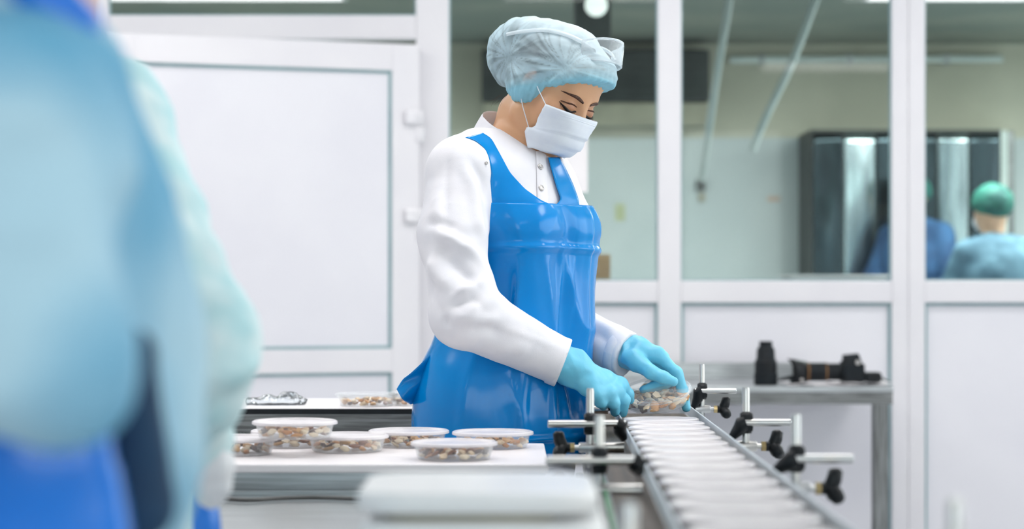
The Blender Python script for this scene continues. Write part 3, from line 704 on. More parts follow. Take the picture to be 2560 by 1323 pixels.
for n_, (a, b, sh) in enumerate(((0, 19, 0.0), (13, 30, .0035))):
    G = np.array([[(x, y, ZG + .0015 + sh + .0035 * (1 + vnoise(np.array([x * 22, y * 16, n_ * 5.0])))) for x in xs[a:b]] for y in ys])
    MB().grid(G).build('sheet', M_board, tp, sm=60, solid=0.0008)
ZP = ZG + 0.010
M_cam = mat('camera_black', (16, 24, 30), 0.55, rgb2=(12, 18, 23), nscale=40, spec=0.25); M_gold = mat('lens_gold_ring', (140, 104, 66), 0.4, 0.6, rgb2=(120, 88, 56), nscale=20); M_silver = mat('silver_mark', (190, 186, 184), 0.35, 0.6, rgb2=(170, 168, 166), nscale=20)
t = thing('camera_lens', 'black zoom lens standing upright on the side table', 'lens', (gx(1923), GY0 + .1, ZG))
lc = (gx(1923), GY0 + .1, ZG)
MB().lathe([(0, 0), (.043, 0), (.043, .04), (.040, .043), (.037, .09), (.034, .094), (.0325, .128), (.024, .14)], lc, seg=32).build('barrel', M_cam, t, sm=35)
MB().lathe([(.0405, .047), (.041, .052), (.0405, .085), (.038, .088)], lc, seg=32, caps=False).build('zoom_ring', M_black, t, sm=35)
MB().lathe([(.024, .138), (.0245, .156), (.022, .158), (0, .158)], lc, seg=28, caps=False).build('rear_cap', M_black, t, sm=35)
yc = GY0 + .11; zc = gz(933)
t = thing('photo_camera', 'black photo camera with long hooded lens lying on papers', 'camera', (gx(2080), yc, ZP))
def cx_(u): return gx(u)
def tilt(m):  # the lens droops to the right a little, as it lies
    return m
MB().lathe([(.034, gx(2028) - gx(2080)), (.034, gx(2034) - gx(2080)), (.0335, gx(2036) - gx(2080)), (.0335, gx(2078) - gx(2080)), (.031, gx(2080) - gx(2080)), (.031, gx(2118) - gx(2080))], (gx(2080), yc, zc), axis='x', seg=30).build('lens_barrel', M_cam, t, sm=35)
MB().lathe([(.0347, gx(2027) - gx(2080)), (.0347, gx(2033) - gx(2080))], (gx(2080), yc, zc), axis='x', seg=30, caps=False).build('gold_ring', M_gold, t, sm=35)
MB().lathe([(.0342, gx(2075) - gx(2080)), (.0342, gx(2078) - gx(2080))], (gx(2080), yc, zc), axis='x', seg=30, caps=False).build('gold_ring', M_gold, t, sm=35)
# petal hood: its rim is longer above and below
seg = 40; G = []
for (r, ub) in ((.036, 2028), (.040, 2012), (.043, 2000), (None, None)):
    row = []
    for k in range(seg + 1):
        a = 2 * math.pi * k / seg
        if r is None:
            e = abs(math.sin(a)); ue = 1996 - 18 * e ** 3; rr = .046
        else: ue, rr = ub, r
        row.append((gx(ue), yc + rr * math.cos(a), zc + rr * math.sin(a)))
    G.append(row)
MB().grid(np.array(G)).build('lens_hood', M_black, t, sm=60, solid=0.002)
MB().tube([(gx(2005), yc, zc - .03), (gx(1985), yc - .01, ZP + .016), (gx(1956), yc - .03, ZP + .008)], [.016, .014, .008], 12, flat=.6).build('hood_tab', M_black, t, sm=50)
MB().lathe([(0, -.006), (.006, -.006), (.006, .006), (0, .006)], (gx(2011), yc - .042, gz(952)), axis='y', seg=14).build('silver_screw', M_silver, t, sm=40)
bw = MB(); bw.box(gx(2117), gx(2170), yc - .055, yc + .06, ZP - .002, zc + .032); bw.build('camera_body', M_cam, t, bevel=.008, seg=3)
bw = MB().add([(gx(2120), yc - .03, zc + .03), (gx(2166), yc - .03, zc + .03), (gx(2166), yc + .03, zc + .03), (gx(2120), yc + .03, zc + .03), (gx(2119), yc - .02, gz(890)), (gx(2158), yc - .02, gz(886)), (gx(2158), yc + .02, gz(886)), (gx(2119), yc + .02, gz(890))],
    [(0, 3, 2, 1), (4, 5, 6, 7), (0, 1, 5, 4), (1, 2, 6, 5), (2, 3, 7, 6), (3, 0, 4, 7)]); bw.build('prism_hump', M_cam, t, bevel=.004)
MB().lathe([(0, -.006), (.008, -.006), (.009, .004)], (gx(2151), yc - .056, gz(908)), axis='y', seg=16).build('shutter_dial', M_silver, t, sm=40)
MB().lathe([(.04, 0), (.04, .012)], (gx(2114), yc, zc), axis='x', seg=30).build('lens_mount', M_black, t, sm=35)
t = thing('lens_cap_pouch', 'small flat black case with strap end beside the camera', 'case', (gx(2195), yc, ZP))
boxo('case_body', M_black, t, gx(2172), gx(2212), yc - .05, yc + .03, ZP, gz(933), bevel=.006); MB().tube([(gx(2210), yc - .03, gz(945)), (gx(2222), yc - .04, ZP + .008), (gx(2234), yc - .05, ZP + .003)], [.01, .006, .003], 10, flat=.5).build('strap_end', M_black, t, sm=50)
# ------------------------------------------------------------------ the worker at the conveyor
def unit(v): v = np.array(v, float); return v / np.linalg.norm(v)
M_skin = mat('skin', (206, 156, 118), 0.45, vcol=True, sss=0.08, bump=0.03, bscale=400)
M_coat = mat('white_coat', (231, 229, 234), 0.75, rgb2=(227, 226, 232), nscale=20, bump=0.06, bscale=600)
M_apron = mat('blue_apron', (0, 138, 214), 0.17, rgb2=(0, 130, 208), nscale=5, coat=0.0, spec=0.32, bump=0.04, bscale=18)
M_glove = mat('blue_glove', (112, 200, 228), 0.42, rgb2=(104, 192, 222), nscale=12, bump=0.05, bscale=260)
M_mask = mat('mask_white', (226, 232, 240), 0.8, rgb2=(222, 228, 238), nscale=40, bump=0.04, bscale=700)
M_hair = mat('dark_hair', (58, 40, 30), 0.5, rgb2=(40, 28, 22), nscale=40, stretch=(1, 6, 1))
M_white = mat('white_cloth', (232, 232, 236), 0.8, rgb2=(226, 226, 232), nscale=10)
M_shoe = mat('white_clog', (226, 226, 226), 0.4, rgb2=(216, 216, 218), nscale=10)
YT = math.radians(40); Fv = np.array([math.cos(YT), -math.sin(YT), 0]); Rv = np.array([-math.sin(YT), -math.cos(YT), 0]); Zv = np.array([0, 0, 1.0])
AX = [Rv, Fv, Zv]
D = 4.05
def ctr(v):   # spine of the torso at picture height v
    us = np.interp(v, [300, 400, 560, 700, 850, 1000, 1150, 1500], [1268, 1276, 1290, 1284, 1270, 1252, 1245, 1245]); return P(us, v, D)
w = thing('person', 'worker in white coat, blue apron, hair cap and mask bending over the conveyor', 'person', (ctr(1150)[0], D, 0))
# ---- head frame
HB, HP_, HR = math.radians(40), math.radians(28), math.radians(8)
Fh = np.array([math.cos(HB) * math.cos(HP_), -math.sin(HB) * math.cos(HP_), -math.sin(HP_)]); Uh = np.array([math.cos(HB) * math.sin(HP_), -math.sin(HB) * math.sin(HP_), math.cos(HP_)])
Rh = np.cross(Fh, Uh)
Rh, Uh = Rh * math.cos(HR) + Uh * math.sin(HR), Uh * math.cos(HR) - Rh * math.sin(HR)
H = P(1381, 222, 4.02); AH = [Rh, Fh, Uh]
def hd(r, f, u): return H + Rh * r + Fh * f + Uh * u
# shoulders, arms
SR_ = ctr(430) + Rv * 0.150; SL_ = ctr(428) - Rv * 0.088
ER = P(1162, 786, 3.80); WR = P(1402, 905, 3.93)
EL = P(1402, 822, 4.20); WL = P(1560, 884, 4.085)
def torso(s, g=0.0, k=0.05):
    s.ell(ctr(560), (.150 + g, .104 + g, .17), AX, 0)
    s.ell(ctr(500) + Rv * .008, (.136 + g, .088 + g, .10), AX, k)
    for q in (-1, 1): s.ell(ctr(580) + Fv * .066 + Rv * .062 * q, (.062 + g, .052 + g, .062), AX, .04)
    s.ell(ctr(760), (.133 + g, .096 + g, .17), AX, k)
    s.ell(ctr(980), (.160 + g, .118 + g, .17), AX, k)
    s.cap(SR_, SL_, .050 + g, .040 + g, .03)
    s.cap(ctr(382) + Rv * .1, ctr(386) + Rv * .03, .034 + g, .036 + g, .03); s.cap(ctr(400) - Rv * .065, ctr(392) - Rv * .03, .032 + g, .034 + g, .03)
    return s
# ---- body (skin shows at the head and neck only)
body = torso(SDF())
hipR, hipL = ctr(1060) + Rv * .085, ctr(1060) - Rv * .085
for (hp_, q) in ((hipR, 1), (hipL, -1)):
    kn = hp_.copy(); kn[2] = .48; kn += Fv * .02; an = hp_.copy(); an[2] = .08
    body.cap(hp_, kn, .082, .056, .03).cap(kn, an, .054, .036, .02).cap(an + [0, 0, -.04], an + Fv * .13 + [0, 0, -.045], .034, .03, .02)
for (a, b, c) in ((SR_, ER, WR), (SL_, EL, WL)): body.cap(a, b, .045, .038, .02).cap(b, c, .038, .026, .015)
NB, NT = ctr(345) + Fv * .012, hd(0, -.038, -.075)
body.cap(NB + Zv * -.03, NT, .050, .048, .03)
body.ell(hd(0, -.008, .032), (.072, .092, .083), AH, .03)
body.ell(hd(0, .030, -.030), (.061, .060, .078), AH, .025)
for q in (-1, 1):
    body.cap(hd(.050 * q, -.005, -.062), hd(.014 * q, .055, -.088), .018, .014, .03)
    body.ell(hd(.046 * q, .056, -.024), (.020, .020, .017), AH, .02)
body.ell(hd(0, .066, -.086), (.016, .013, .014), AH, .02)
EO = -.010
body.cap(hd(-.034, .072, .027 + EO), hd(.034, .072, .027 + EO), .011, .011, .016)
body.ell(hd(0, .072, .055), (.05, .016, .03), AH, .02)
for q in (-1, 1):
    body.ell(hd(.0335 * q, .0985, .004 + EO), (.023, .016, .0140), AH, .012, op=-1)
    body.ell(hd(.0325 * q, .0725, .0005 + EO), (.0165, .0155, .0140), AH, .004)
    body.ell(hd(.074 * q, -.004, -.005), (.007, .018, .031), [unit(Rh - .35 * q * Fh), unit(Fh + .35 * q * Rh), Uh], .008)
body.cap(hd(0, .081, .006), hd(0, .098, -.034), .0075, .0095, .014)
for q in (-1, 1): body.ell(hd(.011 * q, .089, -.038), (.008, .010, .008), AH, .008)
body.ell(hd(0, .084, -.062), (.022, .010, .012), AH, .012)
def skin_color(V):
    q = V - H; r, f, u = q @ Rh, q @ Fh, q @ Uh
    base = np.tile(np.array(lin((212, 162, 124))), (len(V), 1)); 
    lid = np.exp(-(((np.abs(r) - .033) / .017) ** 2 + ((u - .004 - EO) / .011) ** 2)) * (f > .03)
    base[:, :3] = base[:, :3] * (1 - .55 * lid[:, None]) + np.array(lin((140, 84, 66)))[:3] * .55 * lid[:, None]
    ch = np.exp(-(((np.abs(r) - .05) / .02) ** 2 + ((u + .03) / .02) ** 2)) * (f > .0)
    base[:, :3] = base[:, :3] * (1 - .25 * ch[:, None]) + np.array(lin((204, 132, 100)))[:3] * .25 * ch[:, None]
    ear = (np.abs(r) > .066) & (np.abs(f) < .03) & (np.abs(u) < .04); base[ear, :3] = base[ear, :3] * np.array([1.0, .82, .8])
    return base
lo, hi = body.bounds()
hx0, hx1 = H - .145, H + .145
axes = [axis(lo[0], hi[0], hx0[0], hx1[0], .0034, .012), axis(lo[1], hi[1], hx0[1], hx1[1], .0034, .012), axis(-.02, hi[2], 1.40, 2.0, .0034, .014)]
bo = sdfo('body', body, .004, M_skin, w, axes=axes, it=2, color=skin_color)
# ---- eyebrows, lashes, eyes on the face
def on_face(r, u, off): # point on the skin seen from the front of the face
    O = np.array([hd(a, .22, b) for a, b in zip(r, u)]); return body.trace(O, np.tile(-Fh, (len(O), 1)), off, 60, .4)
def strip(name, rs, us, hw, off, m):
    a = on_face(rs, us + hw, off); b = on_face(rs, us - hw, off); md = on_face(rs, us, off + .0012)
    return MB().grid(np.stack([a, md, b])).build(name, m, bo, sm=60, solid=.0008)
M_brow = mat('brow_hair', (70, 46, 36), 0.7, rgb2=(96, 66, 52), nscale=300, stretch=(1, 1, 1)); M_lash = mat('lash_black', (16, 12, 12), 0.6, rgb2=(22, 16, 16), nscale=40)
for q in (-1, 1):
    s_ = np.linspace(0, 1, 18)
    strip('eyebrow', q * (.012 + .041 * s_), .0185 + EO + .008 * np.sin(s_ * 2.2) - .003 * s_, .0030 * np.sin(np.clip(s_ * .85 + .16, 0, 1) * np.pi) ** .6 + .0003, .0004, M_brow)
    strip('eyelashes', q * (.0165 + .038 * s_), EO - .0025 - .0066 * np.sin(s_ * np.pi) + .005 * s_, .0026 * np.sin(np.clip(s_ * .9 + .08, 0, 1) * np.pi) ** .5 + .0003, .0006, M_lash)
    strip('lid_crease', q * (.0180 + .034 * s_), EO + .0062 + .003 * np.sin(s_ * np.pi) - .001 * s_, .0006 * np.sin(np.clip(s_ * .9 + .05, 0, 1) * np.pi) + .0001, .0001, M_brow)
    ls = MB()
    for j in range(16):
        t_ = (j + .5) / 16; rr = q * (.0195 + .034 * t_); uu = EO - .0035 - .0062 * math.sin(t_ * math.pi) + .004 * t_
        p0 = on_face(np.array([rr]), np.array([uu]), .0004)[0]; e = Fh * .006 - Uh * .0045 + Rh * q * .0045 * (t_ - .3)
        ls.tube([p0, p0 + e * .6, p0 + e + Uh * .0008], [.00045, .0003, .0001], 5)
    ls.build('lash_hairs', M_lash, bo, sm=60)
# ---- hair under the cap, a few loose strands at the nape
CP = hd(0, -.01, .035)      # cap
hair = SDF().ell(hd(0, -.016, .036), (.078, .094, .086), AH).ell(hd(.01, -.105, .03), (.055, .05, .055), AH, .04)
NE = unit(.40 * Fh - .92 * Uh)           # below this plane no hair
hair.plane(hd(0, .078, .052), unit(.58 * Fh - .81 * Uh)).plane(hd(0, .077, .06), unit(Fh + .1 * Uh), .01)
sdfo('hair', hair, .006, M_hair, w, lambda V: .0015 * ridge(V * np.array([120, 120, 40])))
st = MB()
for i in range(9):
    a = hd(.026 + .003 * i, -.062 - .001 * i, -.052 - .003 * (i % 3)); st.tube([a, a + np.array([-.006 - .001 * i, 0, -.010]), a + np.array([-.010 - .0015 * i, 0, -.012 - .004 * (i % 4)])], [.0003, .0002, .0001], 4)
st.build('hair_strands', M_hair, w, sm=60)
# ---- hair cap
cap_ = SDF().ell(hd(0, -.006, .042), (.088, .106, .092), AH).ell(hd(.012, -.098, .028), (.074, .066, .074), AH, .045)
cap_.ell(hd(0, .074, .066), (.062, .035, .034), AH, .03)
PC0, PCn = hd(0, .095, .052), unit(.58 * Fh - .81 * Uh)
cap_.plane(PC0, PCn)
# slack over ear and nape: lower edge dips behind
cap_.ell(hd(.056, -.016, -.010), (.036, .042, .040), AH, .02).ell(hd(-.056, -.016, -.010), (.036, .042, .040), AH, .02)
ANC = hd(.072, .06, .055)     # gathers run from the temple to the back knot
BNC = hd(.085, -.065, .02)
def cap_disp(V):
    q = V - H; r, f, u = q @ Rh, q @ Fh, q @ Uh
    hedge = np.clip((PC0 - V) @ PCn, -.05, .3)            # height above the rim plane
    phi = np.arctan2(r, f + .02)
    d1 = np.linalg.norm(V - ANC, axis=1); d2 = np.linalg.norm(V - BNC, axis=1)
    # fan pleats around the back knot
    t2 = unit(np.cross(Rh, Fh)); a2 = np.arctan2((V - BNC) @ Uh, (V - BNC) @ Fh)
    fan = np.exp(-((d2 - .055) / .05) ** 2) * (.5 + .5 * ridge(np.stack([a2 * 5.5, d2 * 10, a2 * 0 + 3.3], 1))) * np.clip(1.2 + np.cos(a2 - .5), 0, 1)
    a1 = np.arctan2((V - ANC) @ Uh, (V - ANC) @ Fh); fan1 = np.exp(-((d1 - .055) / .055) ** 2) * (.5 + .5 * ridge(np.stack([a1 * 5.2, d1 * 9, a1 * 0 + 8.3], 1)))
    ruf = np.exp(-np.clip(hedge, 0, 1) / .014) * np.sin(phi * 48 + 4 * vnoise(V * 20))
    cr = ridge(np.stack([f * 16 + u * 14, u * 60 - f * 22, r * 12], 1)) * np.exp(-np.clip(u - .02, 0, 1) / .05)
    crk = ridge(np.stack([f * 34, u * 16, r * 14], 1)) * (f < -.05)
    return .0062 * (fan - .4) + .0062 * (fan1 - .4) + .0016 * ruf + .0026 * cr * (f > -.06) + .0030 * crk + .0016 * fbm(V * 45)
def cap_material():
    m = bpy.data.materials.new('cap_nonwoven'); m.use_nodes = True; nt = m.node_tree; L = nt.links.new; b = nt.nodes['Principled BSDF']; out = nt.nodes['Material Output']
    b.inputs['Base Color'].default_value = lin((204, 230, 240)); b.inputs['Roughness'].default_value = .8; b.inputs['Specular IOR Level'].default_value = .2
    tr = nt.nodes.new('ShaderNodeBsdfTranslucent'); tr.inputs[0].default_value = lin((178, 224, 240)); m1 = nt.nodes.new('ShaderNodeMixShader'); m1.inputs[0].default_value = .25
    L(b.outputs[0], m1.inputs[1]); L(tr.outputs[0], m1.inputs[2])
    tp_ = nt.nodes.new('ShaderNodeBsdfTransparent'); m2 = nt.nodes.new('ShaderNodeMixShader'); va = nt.nodes.new('ShaderNodeVertexColor'); va.layer_name = 'Col'; L(va.outputs['Color'], b.inputs['Base Color']); L(va.outputs['Color'], tr.inputs[0])
    L(va.outputs['Alpha'], m2.inputs[0]); L(tp_.outputs[0], m2.inputs[1]); L(m1.outputs[0], m2.inputs[2]); L(m2.outputs[0], out.inputs['Surface']); return m
M_capn = cap_material()
def cap_color(V):
    q = V - H; f, u = q @ Fh, q @ Uh; d1 = np.linalg.norm(V - ANC, axis=1); d2 = np.linalg.norm(V - BNC, axis=1)
    a1 = np.arctan2((V - ANC) @ Uh, -((V - ANC) @ Fh)); a2 = np.arctan2((V - BNC) @ Uh, (V - BNC) @ Fh)
    l1 = np.clip(ridge(np.stack([a1 * 11, d1 * 5, a1 * 0 + 1.7], 1)), 0, 1) ** 2 * np.exp(-((d1 - .06) / .05) ** 2)
    l2 = np.clip(ridge(np.stack([a2 * 8, d2 * 6, a2 * 0 + 5.1], 1)), 0, 1) ** 2 * np.exp(-((d2 - .045) / .04) ** 2)
    bk = np.clip(ridge(np.stack([f * 70, u * 18, f * 0 + 2], 1)), 0, 1) ** 2 * (f < -.07) * .5
    patch = np.clip(.5 + .7 * fbm(V * 18), 0, 1)
    hedge = np.clip((PC0 - V) @ PCn, 0, .3); rim = np.exp(-hedge / .013); top = np.clip((u - .05) / .06, 0, 1)
    al = .93 - .58 * np.clip(l1 + .7 * l2 + bk, 0, 1) * (1 - top * .75) - .20 * patch * (1 - top) ; al = al * (1 - rim) + 1.0 * rim
    c0, c1 = np.array(lin((216, 234, 242))[:3]), np.array(lin((158, 216, 236))[:3]); mixr = np.clip(rim * .9 + .25 * (1 - top), 0, 1)[:, None]
    return np.concatenate([c0 * (1 - mixr) + c1 * mixr, np.clip(al, .35, 1)[:, None]], 1)
sdfo('hair_cap', cap_, .0028, M_capn, w, cap_disp, it=2, color=cap_color)
# ---- clear goggles pushed up on the cap
M_clear = plastic('clear_goggle', (232, 242, 248), 0.16, 0.08)
M_frame = plastic('goggle_frame', (226, 238, 244), 0.4, 0.1)
gg = []
for i in range(9):
    a = -1 + 2 * i / 8; q_ = 1 - a * a; row = []
    for j in range(7):
        b_ = j / 6; row.append(hd(.052 * math.sin(a * 1.35) / .976, .050 + .040 * q_ + .019 * b_, .114 + .030 * q_ - .034 * b_ - .006 * b_ * q_))
    gg.append(row)
gob = MB().grid(np.array(gg)).build('goggle_shield', M_clear, w, sm=70, solid=.0022)
ed = [g[0] for g in gg]; MB().tube(ed, .0020, 8).build('shield_rim', M_frame, gob, sm=60); ed = [g[-1] for g in gg]; MB().tube(ed, .0018, 8).build('shield_rim', M_frame, gob, sm=60)
for q in (1, -1):
    O = []; 
    for i in range(12):
        s_ = i / 11; O.append(hd(q * .17, .075 - .165 * s_, .108 + .018 * math.sin(s_ * 2.6) - .062 * s_ ** 1.5))
    pts = cap_.trace(np.array(O), np.tile(-Rh * q, (12, 1)), .0045, 60, .3)
    MB().tube([gg[8 if q > 0 else 0][2]] + list(pts), .0024, 8, flat=1.8).build('goggle_temple', M_frame, gob, sm=60)
# ---- face mask: rows across the face from ear side to ear side
face = body
near_px = [(1364, 261), (1358, 272), (1349, 288), (1338, 312), (1328, 318), (1318, 318), (1314, 330), (1317, 350), (1322, 372)]
prof = [(.104, -.016), (.108, -.023), (.110, -.033), (.110, -.045), (.109, -.057), (.110, -.070), (.104, -.083), (.095, -.095), (.078, -.105)]   # f, u of the midline
tN = np.linspace(0, 1, 9); nR = 25; tt = np.linspace(0, 1, nR)
infl = SDF(); infl.ops = list(body.ops)
O = np.tile(np.array([0, 0, CAMZ]), (9, 1)); Dr = np.array([unit(P(a, b, 1.0) - np.array([0, 0, CAMZ])) for a, b in near_px])
hitp = body.trace(O + Dr * 3.6, Dr, .005, 60, .8)
loc = np.stack([(hitp - H) @ Rh, (hitp - H) @ Fh, (hitp - H) @ Uh], 1); loc[:, 0] = np.clip(loc[:, 0], .052, .078)
ip = lambda a: np.interp(tt, tN, a)
nr, nf, nu = ip(loc[:, 0]), ip(loc[:, 1]), ip(loc[:, 2]); pf, pu = ip([p[0] for p in prof]), ip([p[1] for p in prof])
def sm1(a):
    b = a.copy()
    for _ in range(2): b[1:-1] = (b[:-2] + 2 * b[1:-1] + b[2:]) / 4
    return b
pf, pu = sm1(pf), sm1(pu)
nS = 49; ss = np.linspace(-1, 1, nS); G = np.zeros((nR, nS, 3))
for i in range(nR):
    th = ss * math.pi / 2; cs = np.abs(np.cos(th)); sn = np.sin(th)
    t_ = tt[i]
    pleat = .0045 * ((t_ * 4.2) % 1.0) * (t_ > .22) * (cs ** .4) - .0012 * (abs(t_ - .12) < .03)
    fold = .0034 * np.sin((np.abs(ss) * 5 + t_ * 7)) * (t_ > .3) * np.abs(sn)
    rr = nr[i] * np.sign(sn) * np.abs(sn) ** .82; ff_ = nf[i] + (pf[i] - nf[i]) * cs ** .92 + pleat + fold * .6; uu = nu[i] + (pu[i] - nu[i]) * cs ** .9 - fold * .3
    G[i] = H + rr[:, None] * Rh * (1.0 + 2.5 * pleat[:, None] if not np.isscalar(pleat) else 1.0) + ff_[:, None] * Fh + uu[:, None] * Uh
Gn = G.copy()
mk = MB().grid(G).build('face_mask', M_mask, w, sm=80, solid=.0016)
MB().tube([G[3, j] + Fh * .0016 for j in range(8, 41)], .0011, 6).build('nose_wire', M_mask, mk, sm=60); MB().tube([G[0, j] for j in range(nS)], .0010, 6).build('mask_binding', M_mask, mk, sm=60)
for q in (1, -1):
    j = nS - 1 if q > 0 else 0
    for (row, tip) in ((0, hd(.078 * q, .004, .012)), (14, hd(.080 * q, -.016, -.018))):
        a = G[row, j]; mid = (a + tip) / 2 + Rh * q * .003
        MB().tube([a, mid, tip], .0013, 7, flat=.7).build('ear_loop', M_mask, mk, sm=60)

# ---- white coat
coat = torso(SDF(), .008)
coat.chain([SR_, P(1130, 590, 3.865), ER], [.057, .059, .057], .025).cap(ER, P(1398, 903, 3.928), .056, .0455, .02)
coat.ell(ER + np.array([-.012, 0, -.006]), (.05, .05, .05), None, .02)
coat.cap(SL_, EL, .046, .054, .025).cap(EL, P(1562, 885, 4.083), .055, .046, .02)
coat.cap(ctr(1000), ctr(1160), .14, .150, .04, flat=(Fv, .78))
dR = unit(WR - ER); dL = unit(WL - EL)
coat.plane(P(1404, 907, 3.93), unit(P(1425, 911, 3.93) - P(1383, 904, 3.93) + 0 * dR) * 1.0) if False else None
cutR = unit(dR * .9 + np.array([.25, 0, -.05])); 
def half(s, p, n, c, rad):   # trim only the end cap near p
    s.ell(p + n * rad, (rad, rad * 1.33, rad * 1.33), [n, unit(np.cross(n, [0.1, .9, .3])), unit(np.cross(n, np.cross(n, [0.1, .9, .3])))], 0.0, op=-1)
def arm_fold(V, a, b, amp, f0, seed, near):
    d = b - a; L_ = np.linalg.norm(d); e = d / L_; t_ = ((V - a) @ e) / L_; per = V - a - np.outer((V - a) @ e, e); rad = np.linalg.norm(per, axis=1)
    wgt = np.exp(-np.clip(rad - .07, 0, 1) / .015) * (np.clip((t_ + .12) * 8, 0, 1) * np.clip((1.06 - t_) * 12, 0, 1))
    x = (V - a) @ e; y = (V - a) @ unit(np.cross(e, [0, 1, 0])); z = (V - a) @ unit(np.cross(e, np.cross(e, [0, 1, 0])))
    k = ridge(np.stack([x * f0 + y * f0 * .55 + seed, y * f0 * .35, z * f0 * .3 + seed], 1))
    k2 = ridge(np.stack([x * f0 * .5 - y * f0 * .4 + seed * 2, y * f0 * .5, z * f0 * .3], 1))
    return wgt * amp * (.65 * k + .5 * k2) * near(t_)
FOLDS = [([(1079, 575), (1120, 596), (1159, 620), (1211, 662)], .009, .011), ([(1090, 600), (1122, 640), (1151, 677), (1204, 735)], -.008, .012), ([(1072, 640), (1100, 690), (1135, 735)], .008, .013),
         ([(1139, 740), (1172, 722), (1216, 700)], .008, .009), ([(1120, 770), (1160, 752), (1210, 742)], -.007, .009), ([(1122, 800), (1160, 790), (1205, 762)], .006, .010), ([(1060, 555), (1100, 560), (1150, 580)], -.006, .010),
         ([(1174, 401), (1204, 450), (1213, 522)], -.006, .011), ([(1150, 395), (1180, 470), (1195, 560), (1208, 620)], .006, .012), ([(1120, 380), (1116, 461), (1113, 575)], -.0035, .006), ([(1100, 470), (1095, 530), (1110, 600)], .004, .013),
         ([(1112, 788), (1119, 822)], -.006, .008), ([(1150, 803), (1200, 800), (1265, 800)], .0055, .011), ([(1160, 830), (1215, 818), (1262, 832)], -.005, .012), ([(1201, 800), (1310, 838), (1420, 878)], .0022, .004), ([(1230, 872), (1290, 868), (1330, 880)], .004, .014),
         ([(1080, 690), (1085, 740), (1102, 800)], -.004, .010), ([(1470, 800), (1505, 812), (1545, 838)], .004, .010), ([(1465, 830), (1500, 838), (1525, 860)], -.004, .010)]
FOLD3 = []
def coat_disp(V):
    out = np.zeros(len(V))
    if not FOLD3:
        for (px, A_, w_) in FOLDS:
            q_ = []
            for i in range(len(px) - 1):
                for k in range(26): q_.append((px[i][0] + (px[i + 1][0] - px[i][0]) * k / 26, px[i][1] + (px[i + 1][1] - px[i][1]) * k / 26))
            q_.append(px[-1]); Dq = np.array([unit(P(a, b, 1.0) - np.array([0, 0, CAMZ])) for a, b in q_])
            FOLD3.append((coat.trace(np.array([0, 0, CAMZ]) + Dq * 3.4, Dq, 0, 60, 1.4), A_, w_))
    for (ln, A_, w_) in FOLD3:
        A_ = A_ * 1.35
        lo_, hi_ = ln.min(0) - .05, ln.max(0) + .05; sel = np.nonzero(((V > lo_) & (V < hi_)).all(1))[0]
        if not len(sel): continue
        d2 = ((V[sel][:, None, :] - ln[None]) ** 2).sum(2); j = d2.argmin(1); s_ = j / (len(ln) - 1); tap = np.clip(np.minimum(s_, 1 - s_) * 4, .15, 1)
        out[sel] += A_ * tap * np.exp(-d2.min(1) / w_ ** 2)
    return out + coat_disp0(V)
def coat_disp0(V):
    a = arm_fold(V, SR_, ER, .0075, 20, 1.3, lambda t: .45 + .75 * np.clip(t * 1.3 - .2, 0, 1)); b = arm_fold(V, ER, WR, .0055, 19, 5.1, lambda t: np.clip(1.05 - t * 1.25, .08, 1))
    c = arm_fold(V, SL_, EL, .006, 20, 3.3, lambda t: .5 + .5 * t); d = arm_fold(V, EL, WL, .005, 20, 8.1, lambda t: np.clip(1.1 - t, .1, 1))
    return a + b + c + d + .0014 * fbm(V * 16)
half(coat, P(1405, 907.5, 3.93) - unit(np.array([.93, .0, -.36])) * .008, unit(np.array([.93, .0, -.36])), 0, .075)
half(coat, P(1564, 887, 4.082), unit(np.array([.80, -.5, -.30])), 0, .10)
lo, hi = coat.bounds(); lo[2] = .80
axes = [np.arange(lo[i], hi[i], .0052) for i in range(3)]
coat.plane(np.array([0, 0, .83]), [0, 0, -1.0])
co = sdfo('coat', coat, .0052, M_coat, w, coat_disp, axes=axes)
# cuff hems
for (c_, n_, r_) in ((P(1399, 904.5, 3.928), unit(np.array([.93, 0, -.36])), .047), (P(1553, 883, 4.089), unit(np.array([.80, -.5, -.30])), .0462)):
    a_ = unit(np.cross(n_, [0, 0, 1])); b_ = np.cross(n_, a_); G = []
    for (o_, rr) in ((-.016, r_ - .003), (-.012, r_ + .0006), (.006, r_ + .0008), (.0075, r_ - .0006), (.0065, r_ - .003), (-.006, r_ - .006)):
        G.append([c_ + n_ * o_ + rr * (math.cos(k / 36 * 6.2832) * a_ + math.sin(k / 36 * 6.2832) * b_) for k in range(37)])
    MB().grid(np.array(G)).build('cuff', M_coat, co, sm=50)
# stand collar
NKc = ctr(331); G = []
nA = 40; neck_ax = unit(P(1306, 262, 4.04) - P(1276, 345, 4.06))
for (h_, r_) in ((-.050, .066), (-.0495, .0735), (-.046, .0745), (-.020, .0700), (-.004, .0665), (.0, .0650), (-.003, .0625), (-.02, .0635), (-.04, .066)):
    row = []
    for k in range(nA + 1):
        a_ = math.radians(12 + 336 * k / nA); dr = Fv * math.cos(a_) + Rv * math.sin(a_)
        lift = .006 * -math.cos(a_); dr = dr - neck_ax * (dr @ neck_ax)
        row.append(P(1284, 316, 4.050) + neck_ax * (h_ + lift) + dr * (r_ + .004) * (1.0 if abs(math.cos(a_)) > .5 else .97))
    G.append(row)
MB().grid(np.array(G)).build('collar', M_coat, co, sm=60)
